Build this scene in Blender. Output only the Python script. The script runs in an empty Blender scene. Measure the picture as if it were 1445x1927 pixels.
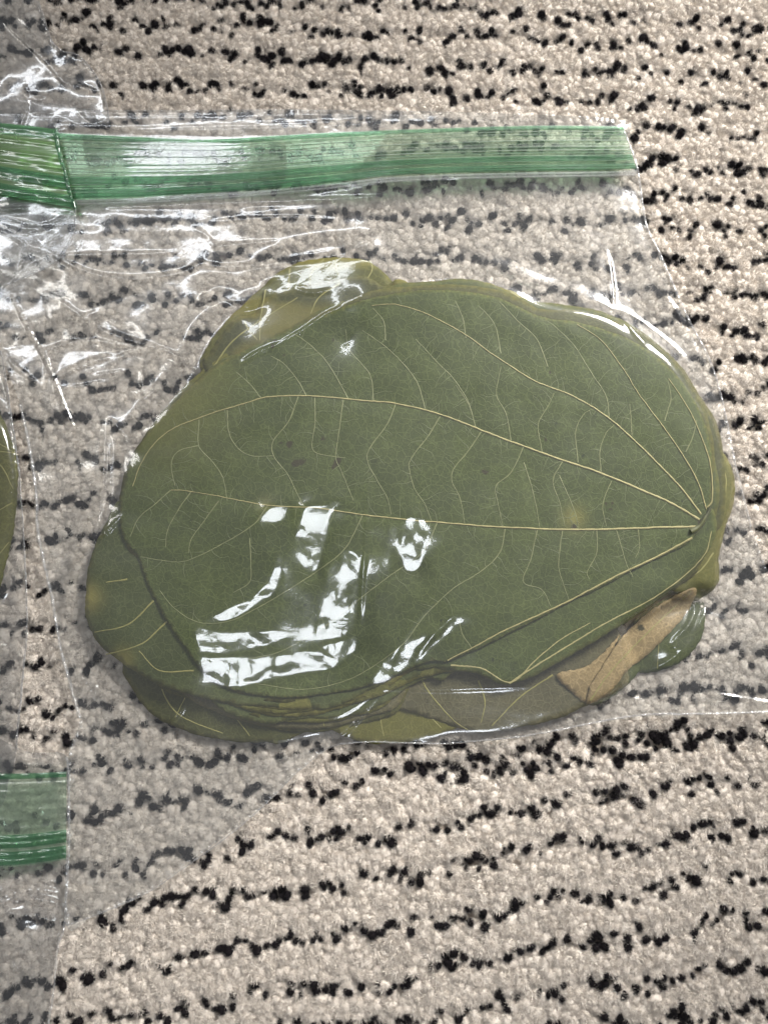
import bpy, math, random
import numpy as np
from mathutils import Vector, Matrix
from mathutils.geometry import delaunay_2d_cdt
random.seed(7); RNG = np.random.default_rng(11)
scene = bpy.context.scene
COL = scene.collection
MM = 0.001

# ------------------------------------------------------------------ camera
W0, H0, FPX = 1445.0, 1927.0, 1484.0          # photograph frame, focal length in its pixels
TILT, DIST = math.radians(6.0), 0.237
CAM = np.array([0.0, -DIST*math.sin(TILT), DIST*math.cos(TILT)])
cd = bpy.data.cameras.new('camera'); cam = bpy.data.objects.new('camera', cd); COL.objects.link(cam)
cam.location = CAM; cam.rotation_euler = (TILT, 0, 0)
cd.sensor_fit = 'VERTICAL'; cd.sensor_height = 24.0; cd.lens = 24.0*FPX/H0
cd.clip_start = 0.01; cd.clip_end = 20.0
scene.camera = cam

def at(px, py, z=0.0):
    """a point of the photograph, laid on the level plane z (metres)"""
    px = np.asarray(px, float); py = np.asarray(py, float); z = np.asarray(z, float)
    dx = (px - W0/2)/FPX; dy = -(py - H0/2)/FPX; dz = -1.0
    c, s = math.cos(TILT), math.sin(TILT)
    wx = dx; wy = dy*c - dz*s; wz = dy*s + dz*c
    t = (z - CAM[2])/wz
    return np.stack([CAM[0]+wx*t, CAM[1]+wy*t, np.broadcast_to(z, t.shape)], -1)

# ------------------------------------------------------------------ light
world = bpy.data.worlds.new('World'); scene.world = world; world.use_nodes = True
bg = world.node_tree.nodes['Background']; bg.inputs[0].default_value = (0.92, 0.94, 1.0, 1); bg.inputs[1].default_value = 0.15
def area(name, loc, size, power, color, target=(0, 0, 0)):
    l = bpy.data.lights.new(name, 'AREA'); l.shape = 'RECTANGLE'; l.size, l.size_y = size
    l.energy = power; l.color = color
    o = bpy.data.objects.new(name, l); COL.objects.link(o); o.location = loc
    o.rotation_euler = (Vector(target)-Vector(loc)).to_track_quat('-Z', 'Y').to_euler()
    return o
KEY = (0.36, 0.42, 0.34)
kl = area('key_lamp', KEY, (0.22, 0.22), 0.74, (1.0, 0.965, 0.92), (0.065, 0.045, 0)); kl.data.spread = math.radians(42)
SPOTL = (0.05, -0.30, 0.62)
area('added_glare_lamp', SPOTL, (0.12, 0.12), 0.58, (0.93, 0.965, 1.0))  # added lamp out of view, placed for the glare patches over the pile
TOPL = (-0.22, 0.466, 0.60)
area('added_glint_lamp', TOPL, (0.58, 0.045), 1.05, (0.95, 0.975, 1.0))  # added long lamp, unseen, so the zip and level creases glint
SIDE = (-0.54, 0.30, 0.60)
area('added_side_glint_lamp', SIDE, (0.04, 0.36), 0.52, (1.0, 0.97, 0.90))  # another added, unseen lamp; makes upright creases at the left glint
scene.view_settings.view_transform = 'Standard'; scene.view_settings.look = 'None'
scene.view_settings.exposure = 0.14; scene.view_settings.gamma = 1.0
scene.render.engine = 'CYCLES'
cy = scene.cycles
cy.max_bounces = 14; cy.transparent_max_bounces = 24; cy.glossy_bounces = 3; cy.diffuse_bounces = 3
cy.caustics_reflective = False; cy.caustics_refractive = False
cy.use_denoising = True; cy.sample_clamp_indirect = 4.0

# ------------------------------------------------------------------ helpers
def tag(o, label=None, cat=None, group=None, kind=None):
    if label: o['label'] = label
    if cat: o['category'] = cat
    if group: o['group'] = group
    if kind: o['kind'] = kind
    return o
def empty(name, loc=(0, 0, 0)):
    o = bpy.data.objects.new(name, None); COL.objects.link(o); o.location = loc; o.empty_display_size = 0.01
    return o
def link(name, me, mat=None, parent=None):
    o = bpy.data.objects.new(name, me); COL.objects.link(o)
    if mat: me.materials.append(mat)
    if parent is not None:
        o.parent = parent; o.matrix_parent_inverse = Matrix.Translation(parent.location).inverted()
    return o
def mesh_np(name, V, tris=None, quads=None, smooth=True):
    me = bpy.data.meshes.new(name)
    loops = []; starts = []; n = 0
    if quads is not None and len(quads):
        loops.append(np.asarray(quads, np.int32).ravel()); starts.append(np.arange(len(quads))*4); n = len(quads)*4
    if tris is not None and len(tris):
        loops.append(np.asarray(tris, np.int32).ravel()); starts.append(n+np.arange(len(tris))*3)
    L = np.concatenate(loops); S = np.concatenate(starts).astype(np.int32)
    me.vertices.add(len(V)); me.vertices.foreach_set('co', np.asarray(V, np.float32).ravel())
    me.loops.add(len(L)); me.loops.foreach_set('vertex_index', L)
    me.polygons.add(len(S)); me.polygons.foreach_set('loop_start', S)
    me.update(calc_edges=True); me.validate()
    me.polygons.foreach_set('use_smooth', np.full(len(me.polygons), smooth))
    return me
def spline(pts, step=5.0, closed=False):
    """Catmull-Rom through pts, resampled evenly"""
    P = np.asarray(pts, float); n = len(P)
    if closed: Q = np.vstack([P[-1:], P, P[:2]])
    else: Q = np.vstack([2*P[0]-P[1], P, 2*P[-1]-P[-2]])
    out = []
    for i in range(1, len(Q)-2):
        p0, p1, p2, p3 = Q[i-1:i+3]; k = max(4, int(np.linalg.norm(p2[:2]-p1[:2])/3))
        t = np.linspace(0, 1, k, endpoint=False)[:, None]
        out.append(0.5*((2*p1)+(-p0+p2)*t+(2*p0-5*p1+4*p2-p3)*t*t+(-p0+3*p1-3*p2+p3)*t**3))
    C = np.vstack(out)
    C = np.vstack([C, C[:1] if closed else P[-1:]])
    d = np.r_[0, np.cumsum(np.linalg.norm(np.diff(C[:, :2], axis=0), axis=1))]
    m = max(2, int(round(d[-1]/step)))
    s = np.linspace(0, d[-1], m+1)
    R = np.stack([np.interp(s, d, C[:, j]) for j in range(C.shape[1])], 1)
    return R[:-1] if closed else R
def inside(poly, X, Y):
    poly = np.asarray(poly)
    if X.ndim == 2 and X.size > 50000:                     # only the outline's own box of the grid
        r = np.zeros(X.shape, bool); i0, i1 = np.searchsorted(X[0], [poly[:, 0].min(), poly[:, 0].max()]); j0, j1 = np.searchsorted(Y[:, 0], [poly[:, 1].min(), poly[:, 1].max()])
        i0 = max(i0-1, 0); j0 = max(j0-1, 0)
        X_, Y_ = X[j0:j1+1, i0:i1+1], Y[j0:j1+1, i0:i1+1]
        if X_.size: r[j0:j1+1, i0:i1+1] = inside_(poly, X_, Y_)
        return r
    return inside_(poly, X, Y)
def inside_(poly, X, Y):
    r = np.zeros(X.shape, bool); x1, y1 = poly[-1]
    for x2, y2 in poly:
        if y1 != y2:
            if X.ndim == 2 and X.size > 3000:
                a, b = np.searchsorted(Y[:, 0], [min(y1, y2), max(y1, y2)])
                a = max(a-1, 0); b = b+1; r[a:b] ^= ((y1 > Y[a:b]) != (y2 > Y[a:b])) & (X[a:b] < (x2-x1)*(Y[a:b]-y1)/(y2-y1)+x1)
            else: r ^= ((y1 > Y) != (y2 > Y)) & (X < (x2-x1)*(Y-y1)/(y2-y1)+x1)
        x1, y1 = x2, y2
    return r
# working grid over the plane, in photograph pixels at ground level
ST = 2.5
GX = np.arange(-150, 1660, ST); GY = np.arange(-110, 2060, ST)
X, Y = np.meshgrid(GX, GY)
FXf = np.fft.fftfreq(X.shape[1])[None, :]; FYf = np.fft.fftfreq(X.shape[0])[:, None]
def blur(A, sx, sy=None, ang=0.0):
    sy = sx if sy is None else sy
    c, s = math.cos(ang), math.sin(ang)
    u = FXf*c+FYf*s; v = -FXf*s+FYf*c
    return np.real(np.fft.ifft2(np.fft.fft2(A)*np.exp(-2*np.pi**2*((u*sx/ST)**2+(v*sy/ST)**2))))
def noise(sx, sy=None, seed=0, ang=0.0):
    A = blur(np.random.default_rng(seed).standard_normal(X.shape), sx, sy, ang)
    return A/A.std()
def samp(A, px, py):
    fx = np.clip((np.asarray(px, float)-GX[0])/ST, 0, X.shape[1]-1.001); fy = np.clip((np.asarray(py, float)-GY[0])/ST, 0, X.shape[0]-1.001)
    i = fx.astype(int); j = fy.astype(int); a = fx-i; b = fy-j
    return (A[j, i]*(1-a)+A[j, i+1]*a)*(1-b)+(A[j+1, i]*(1-a)+A[j+1, i+1]*a)*b
def smooth01(t): t = np.clip(t, 0, 1); return t*t*(3-2*t)
def seg_dist(pts):
    """distance to a polyline and the length run along it, on the grid"""
    P = np.asarray(pts, float); D = np.full(X.shape, 1e9); A = np.zeros(X.shape)
    m = 40; x0, x1 = P[:, 0].min()-m, P[:, 0].max()+m; y0, y1 = P[:, 1].min()-m, P[:, 1].max()+m
    i0, i1 = np.searchsorted(GX, [x0, x1]); j0, j1 = np.searchsorted(GY, [y0, y1])
    xs, ys = X[j0:j1, i0:i1], Y[j0:j1, i0:i1]; d = D[j0:j1, i0:i1]; al = A[j0:j1, i0:i1]; run = 0
    for a, b in zip(P[:-1], P[1:]):
        ab = b-a; L2 = (ab**2).sum()+1e-9
        t = np.clip(((xs-a[0])*ab[0]+(ys-a[1])*ab[1])/L2, 0, 1)
        q = np.hypot(xs-a[0]-t*ab[0], ys-a[1]-t*ab[1]); k = q < d
        d[k] = q[k]; al[k] = run+t[k]*math.sqrt(L2); run += math.sqrt(L2)
    return D, A, run, (slice(j0, j1), slice(i0, i1))
def ridge(H, pts, w, a, bead=0.0, seed=0, taper=True, sharp=False):
    P = spline(pts, 8)
    P[:, :2] += np.cumsum(np.random.default_rng(seed+int(abs(pts[0][0])*7+abs(pts[0][1]))).normal(0, .35, P[:, :2].shape), 0)*.6
    D, A, run, sl = seg_dist(P[:, :2])
    d = D[sl]; t = A[sl]/max(run, 1)
    w = w*1.15; a = a*.75
    amp = a*(np.sin(np.pi*np.clip(t, 0.02, .98))**0.5 if taper else 1.0)
    if bead: amp = amp*(1+bead*np.sin(A[sl]*0.55+2*np.sin(A[sl]*.13))*0.5+bead*.5*np.sin(A[sl]*1.1+1))
    H[sl] += amp*(np.exp(-d/w) if sharp else np.exp(-(d/w)**2))

# ------------------------------------------------------------------ materials
def new_mat(name):
    m = bpy.data.materials.new(name); m.use_nodes = True; nt = m.node_tree
    for n in list(nt.nodes): nt.nodes.remove(n)
    return m, nt, nt.nodes, nt.links
def mathn(nt, op, a, b=None, c=None, clamp=False):
    n = nt.nodes.new('ShaderNodeMath'); n.operation = op; n.use_clamp = clamp
    for k, v in enumerate((a, b, c)):
        if v is None: continue
        if isinstance(v, (int, float)): n.inputs[k].default_value = v
        else: nt.links.new(v, n.inputs[k])
    return n.outputs[0]
def noise_n(nt, scale, detail=3, rough=.5, vec=None):
    n = nt.nodes.new('ShaderNodeTexNoise'); n.inputs['Scale'].default_value = scale; n.inputs['Detail'].default_value = detail
    n.inputs['Roughness'].default_value = rough
    if vec is None:
        g = nt.nodes.new('ShaderNodeNewGeometry'); vec = g.outputs['Position']
    nt.links.new(vec, n.inputs['Vector']); return n.outputs['Fac']
def mixc(nt, f, a, b):
    n = nt.nodes.new('ShaderNodeMix'); n.data_type = 'RGBA'
    for s, v in ((n.inputs[0], f), (n.inputs[6], a), (n.inputs[7], b)):
        if isinstance(v, (int, float)): s.default_value = v
        elif isinstance(v, tuple): s.default_value = (*v, 1)
        else: nt.links.new(v, s)
    return n.outputs[2]
def film_mat(name, tint=(.935, .94, .94), haze=(.80, .82, .84), haze_f=.042, rough=.065, bump=.20, gloss=2.0, drawn=False):
    m, nt, N, L = new_mat(name)
    out = N.new('ShaderNodeOutputMaterial')
    b = N.new('ShaderNodeBump'); b.inputs['Strength'].default_value = bump; b.inputs['Distance'].default_value = .0001
    if drawn:                                              # fine lines drawn out along the zip
        g_ = N.new('ShaderNodeNewGeometry'); mp = N.new('ShaderNodeMapping'); mp.inputs['Scale'].default_value = (.035, 1, 1); L.new(g_.outputs['Position'], mp.inputs[0])
        f1 = noise_n(nt, 900, 2, .5, mp.outputs[0]); f2 = noise_n(nt, 380, 2, .5, mp.outputs[0])
    else:
        f1 = noise_n(nt, 900, 3, .55); f2 = noise_n(nt, 260, 2, .5)
    L.new(mathn(nt, 'ADD', f1, mathn(nt, 'MULTIPLY', f2, 2.0)), b.inputs['Height'])
    ge = N.new('ShaderNodeNewGeometry'); dt = N.new('ShaderNodeVectorMath'); dt.operation = 'DOT_PRODUCT'
    L.new(ge.outputs['Incoming'], dt.inputs[0]); L.new(b.outputs[0], dt.inputs[1])
    c_ = mathn(nt, 'SUBTRACT', 1.0, mathn(nt, 'ABSOLUTE', dt.outputs['Value']), clamp=True)      # a thin sheet reflects alike from both sides
    fac = mathn(nt, 'MULTIPLY', mathn(nt, 'MULTIPLY_ADD', mathn(nt, 'POWER', c_, 5.0), .96, .04), gloss, clamp=True)
    g1 = N.new('ShaderNodeBsdfGlossy'); g1.inputs['Roughness'].default_value = rough
    g2 = N.new('ShaderNodeBsdfGlossy'); g2.inputs['Roughness'].default_value = rough*3.2
    gl = N.new('ShaderNodeMixShader'); gl.inputs[0].default_value = .42; L.new(g1.outputs[0], gl.inputs[1]); L.new(g2.outputs[0], gl.inputs[2])
    for g_ in (g1, g2): L.new(b.outputs[0], g_.inputs['Normal']); g_.inputs['Color'].default_value = (.97, .98, 1, 1)
    tr = N.new('ShaderNodeBsdfTransparent'); tr.inputs[0].default_value = (*tint, 1)
    df = N.new('ShaderNodeBsdfDiffuse'); df.inputs[0].default_value = (*haze, 1)
    tl = N.new('ShaderNodeBsdfTranslucent'); tl.inputs[0].default_value = (*haze, 1)
    md = N.new('ShaderNodeMixShader'); md.inputs[0].default_value = .3; L.new(df.outputs[0], md.inputs[1]); L.new(tl.outputs[0], md.inputs[2])
    m1 = N.new('ShaderNodeMixShader')
    # haze of the film: a little uneven scuffing
    hz = mathn(nt, 'MULTIPLY_ADD', noise_n(nt, 60, 4, .6), haze_f*.9, haze_f*.55)
    L.new(hz, m1.inputs[0]); L.new(tr.outputs[0], m1.inputs[1]); L.new(md.outputs[0], m1.inputs[2])
    m2 = N.new('ShaderNodeMixShader'); L.new(fac, m2.inputs[0]); L.new(m1.outputs[0], m2.inputs[1]); L.new(gl.outputs[0], m2.inputs[2])
    L.new(m2.outputs[0], out.inputs[0]); return m
M_FILM = film_mat('clear_film')
M_FOLD_SHADE = film_mat('shaded_fold_film', tint=(.84, .845, .85))  # grey tint puts the left side's shade, besides doubled layers, into the film
M_BACK = film_mat('clear_back_film', haze_f=.012, bump=.1, gloss=.3)
M_GREEN = film_mat('green_zip_film', tint=(.76, .90, .77), haze=(.48, .62, .46), haze_f=.14, rough=.14, bump=1.0, gloss=3.0, drawn=True)
M_GREEND = film_mat('dark_green_zip', tint=(.42, .68, .48), haze=(.06, .24, .12), haze_f=.22, rough=.12, bump=1.0, gloss=2.6, drawn=True)
M_GREENY = film_mat('yellow_green_zip_film', tint=(.52, .78, .40), haze=(.30, .46, .20), haze_f=.34, rough=.10, bump=1.0, gloss=2.6, drawn=True)
M_SEAM = film_mat('seam_film', haze_f=.22, rough=.08, bump=.4, gloss=3.0)

def leaf_mat(name, c1, c2, cy=(.28, .24, .06)):
    m, nt, N, L = new_mat(name)
    out = N.new('ShaderNodeOutputMaterial'); p = N.new('ShaderNodeBsdfPrincipled')
    co = N.new('ShaderNodeTexCoord').outputs['Object']
    a = noise_n(nt, 38, 5, .6, co); s = noise_n(nt, 1500, 4, .75, co)
    col = mixc(nt, mathn(nt, 'MULTIPLY_ADD', a, 1.6, -.3, True), c1, c2)
    col = mixc(nt, mathn(nt, 'MULTIPLY', mathn(nt, 'MULTIPLY_ADD', s, 5.0, -2.2, True), .34), col, tuple(min(1, x*1.9+.015) for x in c2))
    col = mixc(nt, mathn(nt, 'MULTIPLY', mathn(nt, 'MULTIPLY_ADD', noise_n(nt, 1900, 3, .7, co), 6.0, -3.2, True), .4), col, tuple(x*.35 for x in c1))
    col = mixc(nt, mathn(nt, 'MULTIPLY', mathn(nt, 'MULTIPLY_ADD', noise_n(nt, 130, 4, .65, co), 3.0, -1.1, True), .55), col, tuple(x*.68 for x in c1))
    col = mixc(nt, mathn(nt, 'MULTIPLY', mathn(nt, 'MULTIPLY_ADD', noise_n(nt, 520, 2, .5, co), 14.0, -9.9, True), .75), col, tuple(x*.3 for x in c1))
    # fine net of the smallest veins
    v = N.new('ShaderNodeTexVoronoi'); v.feature = 'DISTANCE_TO_EDGE'; v.inputs['Scale'].default_value = 420
    w = N.new('ShaderNodeVectorMath'); w.operation = 'ADD'
    nn = N.new('ShaderNodeTexNoise'); nn.inputs['Scale'].default_value = 260; L.new(co, nn.inputs['Vector'])
    sc = N.new('ShaderNodeVectorMath'); sc.operation = 'SCALE'; sc.inputs['Scale'].default_value = .0024; L.new(nn.outputs['Color'], sc.inputs[0])
    L.new(co, w.inputs[0]); L.new(sc.outputs[0], w.inputs[1]); L.new(w.outputs[0], v.inputs['Vector'])
    net = mathn(nt, 'SUBTRACT', 1.0, mathn(nt, 'MULTIPLY', v.outputs['Distance'], 14.0, clamp=True), clamp=True)
    col = mixc(nt, mathn(nt, 'MULTIPLY', net, .34), col, tuple(min(1, x*1.7+.02) for x in c2))
    at_y = N.new('ShaderNodeAttribute'); at_y.attribute_name = 'yellowing'
    col = mixc(nt, at_y.outputs['Fac'], col, cy)
    at_s = N.new('ShaderNodeAttribute'); at_s.attribute_name = 'spot'
    sp = mathn(nt, 'MULTIPLY', mathn(nt, 'SUBTRACT', mathn(nt, 'ADD', at_s.outputs['Fac'], mathn(nt, 'MULTIPLY', noise_n(nt, 700, 3, .7, co), 1.4)), 1.22), 6.0, clamp=True)
    sp = mathn(nt, 'MULTIPLY', sp, mathn(nt, 'GREATER_THAN', at_s.outputs['Fac'], .02))
    col = mixc(nt, sp, col, (.032, .028, .008))
    L.new(col, p.inputs['Base Color']); p.inputs['Roughness'].default_value = .62; p.inputs['Specular IOR Level'].default_value = .25
    b = N.new('ShaderNodeBump'); b.inputs['Strength'].default_value = .35; b.inputs['Distance'].default_value = .0001
    L.new(mathn(nt, 'ADD', mathn(nt, 'MULTIPLY', net, 1.0), mathn(nt, 'MULTIPLY', s, 1.2)), b.inputs['Height'])
    L.new(b.outputs[0], p.inputs['Normal']); L.new(p.outputs[0], out.inputs[0]); return m
ML_TOP = leaf_mat('leaf_grey_green', (.036, .050, .009), (.060, .077, .016))
ML_OLIVE = leaf_mat('leaf_olive', (.064, .068, .010), (.090, .088, .014))
ML_OLIVED = leaf_mat('leaf_dark_olive', (.040, .045, .010), (.058, .059, .014))
ML_MID = leaf_mat('leaf_mid_green', (.042, .055, .014), (.056, .068, .018))
ML_TAN = leaf_mat('leaf_tan', (.18, .130, .055), (.28, .205, .098), (.5, .36, .18))
ML_BROWN = leaf_mat('leaf_grey_brown', (.075, .070, .034), (.10, .090, .045))
def plain(name, c, rough=.6):
    m, nt, N, L = new_mat(name); out = N.new('ShaderNodeOutputMaterial'); p = N.new('ShaderNodeBsdfPrincipled')
    co = N.new('ShaderNodeTexCoord').outputs['Object']
    L.new(mixc(nt, noise_n(nt, 500, 3, .6, co), tuple(x*.75 for x in c), tuple(min(1, x*1.2) for x in c)), p.inputs['Base Color'])
    p.inputs['Roughness'].default_value = rough; L.new(p.outputs[0], out.inputs[0]); return m
M_VEIN = plain('vein_cream', (.34, .30, .125)); M_VEINF = plain('fine_vein', (.19, .20, .085)); M_VEINN = plain('faint_vein', (.115, .132, .050)); M_VEINO = plain('vein_olive', (.26, .24, .075))
def tuft_mat(name, c1, c2, c3):
    m, nt, N, L = new_mat(name); out = N.new('ShaderNodeOutputMaterial'); p = N.new('ShaderNodeBsdfPrincipled')
    oi = N.new('ShaderNodeObjectInfo')
    col = mixc(nt, oi.outputs['Random'], c1, c2)
    col = mixc(nt, mathn(nt, 'MULTIPLY_ADD', noise_n(nt, 1100, 4, .75), 4.0, -1.6, True), col, c3)
    col = mixc(nt, mathn(nt, 'MULTIPLY', mathn(nt, 'MULTIPLY_ADD', noise_n(nt, 2300, 3, .7), 6.0, -2.9, True), .22), col, tuple(x*.5 for x in c1))
    L.new(col, p.inputs['Base Color']); p.inputs['Roughness'].default_value = .95; p.inputs['Specular IOR Level'].default_value = .1
    p.inputs['Sheen Weight'].default_value = .35 if c1[0] > .1 else .02; p.inputs['Sheen Roughness'].default_value = .6
    b = N.new('ShaderNodeBump'); b.inputs['Strength'].default_value = 1.0; b.inputs['Distance'].default_value = .00018
    L.new(noise_n(nt, 2200, 4, .75), b.inputs['Height']); L.new(b.outputs[0], p.inputs['Normal'])
    L.new(p.outputs[0], out.inputs[0]); return m
M_PALE = tuft_mat('pale_pile', (.61, .545, .475), (.73, .66, .58), (.80, .735, .66))
M_BLACK = tuft_mat('black_pile', (.006, .005, .006), (.012, .011, .014), (.022, .018, .020))
M_BACKING = plain('carpet_backing', (.50, .43, .36), .95)

# ------------------------------------------------------------------ outlines, in the photograph's pixels
BAG_R = [(-110, 198), (200, 207), (560, 206), (900, 212), (1165, 226), (1180, 262), (1199, 318), (1215, 420), (1240, 475), (1290, 590),
         (1345, 705), (1385, 880), (1412, 990), (1470, 1120), (1560, 1200), (1600, 1330), (1445, 1342), (1300, 1346), (1180, 1352),
         (1000, 1384), (840, 1400), (640, 1402), (560, 1452), (480, 1530), (380, 1606), (270, 1682), (180, 1722), (126, 1742), (127, 1560),
         (130, 1420), (150, 1350), (118, 1240), (96, 1120), (72, 1010), (66, 925), (52, 830), (38, 760), (12, 690), (-20, 600), (-110, 560)]
BAG_L = [(-120, 560), (-10, 590), (2, 660), (20, 760), (36, 880), (46, 1000), (52, 1120), (50, 1210), (42, 1310), (32, 1410), (18, 1470), (-10, 1530), (-120, 1540)]
BAG_T = [(-120, -60), (66, -60), (72, 0), (104, 84), (150, 104), (186, 150), (203, 205), (203, 232), (150, 240), (104, 236), (142, 392), (136, 440), (108, 488), (26, 532), (-30, 560), (-120, 560)]
BAG_B = [(-120, 1410), (60, 1416), (127, 1424), (128, 1500), (126, 1620), (121, 1745), (108, 1782), (98, 1860), (88, 1960), (80, 2040), (-120, 2040)]
ALLB = [BAG_R, BAG_L, BAG_T, BAG_B]

MAIN = [(1322, 990), (1332, 962), (1340, 900), (1334, 830), (1312, 765), (1268, 702), (1212, 655), (1150, 625), (1085, 606), (1032, 600),
        (990, 584), (940, 562), (880, 549), (820, 546), (765, 549), (705, 560), (645, 578), (565, 611), (482, 650), (405, 690), (345, 742),
        (293, 798), (256, 850), (236, 900), (226, 958), (232, 1012), (262, 1052), (280, 1105), (312, 1165), (352, 1224), (372, 1252), (418, 1290),
        (480, 1308), (560, 1312), (650, 1300), (720, 1282), (780, 1254), (812, 1244), (838, 1246), (862, 1237), (950, 1196), (1060, 1139), (1150, 1094), (1232, 1052), (1290, 1024)]
LEAVES = [  # name parts: outline, level in the stack, material, label
 ('bottom', [(236, 1225), (250, 1296), (288, 1345), (350, 1376), (420, 1393), (500, 1397), (570, 1380), (900, 1200), (700, 900), (350, 1000)], .05, ML_OLIVED,
  'dark olive leaf low in the pile, showing below the front left leaf', [[(400, 1200), (360, 1290), (330, 1350)], [(450, 1240), (430, 1320), (470, 1385)], [(300, 1260), (310, 1310), (345, 1350), (420, 1380)]]),
 ('mid', [(560, 1250), (600, 1350), (650, 1386), (700, 1399), (760, 1397), (830, 1382), (900, 1340), (1000, 1200), (850, 1000)], .08, ML_OLIVE,
  'olive leaf poking out of the pile at the bag bottom fold', [[(720, 1290), (715, 1340), (722, 1385)], [(760, 1300), (800, 1340), (830, 1370)]]),
 ('grey', [(690, 1270), (720, 1320), (790, 1345), (850, 1366), (900, 1379), (960, 1372), (1040, 1355), (1104, 1328), (1160, 1300), (1180, 1262), (1100, 1100), (800, 1150)], .2, ML_BROWN,
  'dull grey brown leaf under the film beside the tan folded leaf', [[(790, 1270), (805, 1300), (850, 1352), (880, 1374)], [(900, 1280), (912, 1320), (905, 1360)], [(1040, 1270), (980, 1310), (925, 1366)]]),
 ('underl', [(300, 1250), (350, 1310), (420, 1345), (500, 1366), (600, 1372), (690, 1350), (760, 1310), (760, 1150), (450, 1100)], .22, ML_BROWN,
  'brownish leaf in the lower edge of the pile above the dark olive leaf', [[(380, 1300), (440, 1345), (520, 1362)], [(600, 1300), (610, 1366)]]),
 ('back1', [(383, 708), (391, 652), (428, 602), (470, 562), (524, 513), (566, 493), (620, 485), (680, 488), (716, 507), (748, 541), (775, 560), (800, 800), (500, 900)], .35, ML_OLIVE,
  'olive leaf with a rounded top sticking out highest of the pile', [[(610, 487), (585, 515), (582, 545)], [(630, 492), (637, 520)], [(695, 490), (700, 510), (680, 540)], [(545, 505), (541, 560), (538, 595)]]),
 ('back2', [(388, 700), (398, 660), (440, 602), (480, 590), (500, 560), (560, 540), (620, 530), (680, 520), (722, 538), (752, 552), (800, 800), (500, 900)], .5, ML_OLIVED,
  'dark olive leaf between the topmost bump and the big leaf', [[(500, 545), (490, 600), (489, 640)], [(640, 533), (600, 560), (585, 590)], [(460, 605), (470, 625), (485, 640)], [(385, 720), (430, 650), (480, 610), (560, 560)]]),
 ('rim1', [(735, 556), (790, 538), (850, 527), (905, 530), (950, 543), (1000, 564), (1036, 602), (1090, 660), (1000, 900), (800, 900)], .55, ML_OLIVE,
  'thin yellowish olive leaf rim showing above the big leaf', [[(900, 531), (930, 560), (960, 590)], [(960, 550), (1000, 575), (1030, 600)]]),
 ('rim2', [(1000, 612), (1030, 598), (1082, 599), (1142, 610), (1202, 638), (1254, 690), (1304, 742), (1322, 790), (1344, 836), (1368, 862), (1382, 908), (1378, 952), (1362, 1000), (1352, 1050), (1350, 1098), (1322, 1122), (1280, 1120), (1100, 1000)], .4, ML_OLIVE,
  'olive leaf curving round the stalk end of the big leaf', [[(1342, 1040), (1320, 1070), (1290, 1090), (1240, 1120)], [(1346, 850), (1366, 900), (1362, 960)]]),
 ('rim3', [(1040, 612), (1090, 603), (1145, 616), (1204, 645), (1258, 696), (1300, 752), (1326, 810), (1346, 880), (1350, 950), (1335, 1010), (1320, 1060), (1288, 1095), (1200, 1130), (1100, 1000)], .62, ML_OLIVED,
  'darker green leaf edge hugging the right rim of the big leaf', []),
 ('left', [(228, 940), (192, 1000), (171, 1050), (162, 1110), (164, 1168), (190, 1215), (240, 1254), (300, 1288), (380, 1313), (450, 1326), (560, 1331), (650, 1322), (800, 1200), (600, 1000), (300, 930)], .88, ML_MID,
  'mid green leaf with a yellowed rim sticking out at the lower left', [[(290, 1130), (240, 1175), (178, 1190)], [(315, 1170), (270, 1210), (200, 1232)], [(240, 1090), (200, 1096)], [(365, 1262), (300, 1262), (262, 1225)]]),
 ('fan1', [(360, 1285), (420, 1318), (500, 1345), (565, 1348), (622, 1338), (712, 1300), (800, 1200), (500, 1150)], .66, ML_OLIVE,
  'thin curled olive leaf edge lowest of the three below the big leaf', []),
 ('fan2', [(370, 1275), (430, 1310), (500, 1333), (580, 1334), (650, 1322), (735, 1290), (800, 1200), (500, 1150)], .82, ML_OLIVE,
  'yellow olive leaf edge directly under the bottom rim of the big leaf', []),
 ('fan3', [(300, 1270), (360, 1318), (440, 1352), (520, 1372), (600, 1378), (680, 1362), (760, 1320), (760, 1150), (450, 1100)], .14, ML_OLIVED,
  'dark leaf rim second from the bottom along the lower edge of the pile', []),
 ('fan4', [(330, 1270), (400, 1316), (470, 1345), (540, 1358), (600, 1360), (660, 1350), (740, 1310), (760, 1150), (450, 1100)], .46, ML_OLIVE,
  'olive leaf rim midway down the layered lower edge of the pile', []),
 ('under', [(770, 1236), (820, 1256), (850, 1262), (890, 1266), (925, 1280), (952, 1288), (1000, 1274), (1062, 1240), (1130, 1200), (1210, 1150), (1290, 1086), (1330, 1040), (1348, 990), (1310, 940), (1100, 900), (800, 1000)], .9, ML_TOP,
  'grey green leaf with a ragged tip just under the lower right of the big leaf', [[(848, 1252), (905, 1258), (960, 1284), (1010, 1240), (1060, 1200), (1110, 1172)], [(958, 1286), (1040, 1232), (1140, 1172), (1240, 1118), (1320, 1050), (1338, 1000)]]),
]
_c = np.array([800.0, 930.0]); _r = np.random.default_rng(21)
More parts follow.
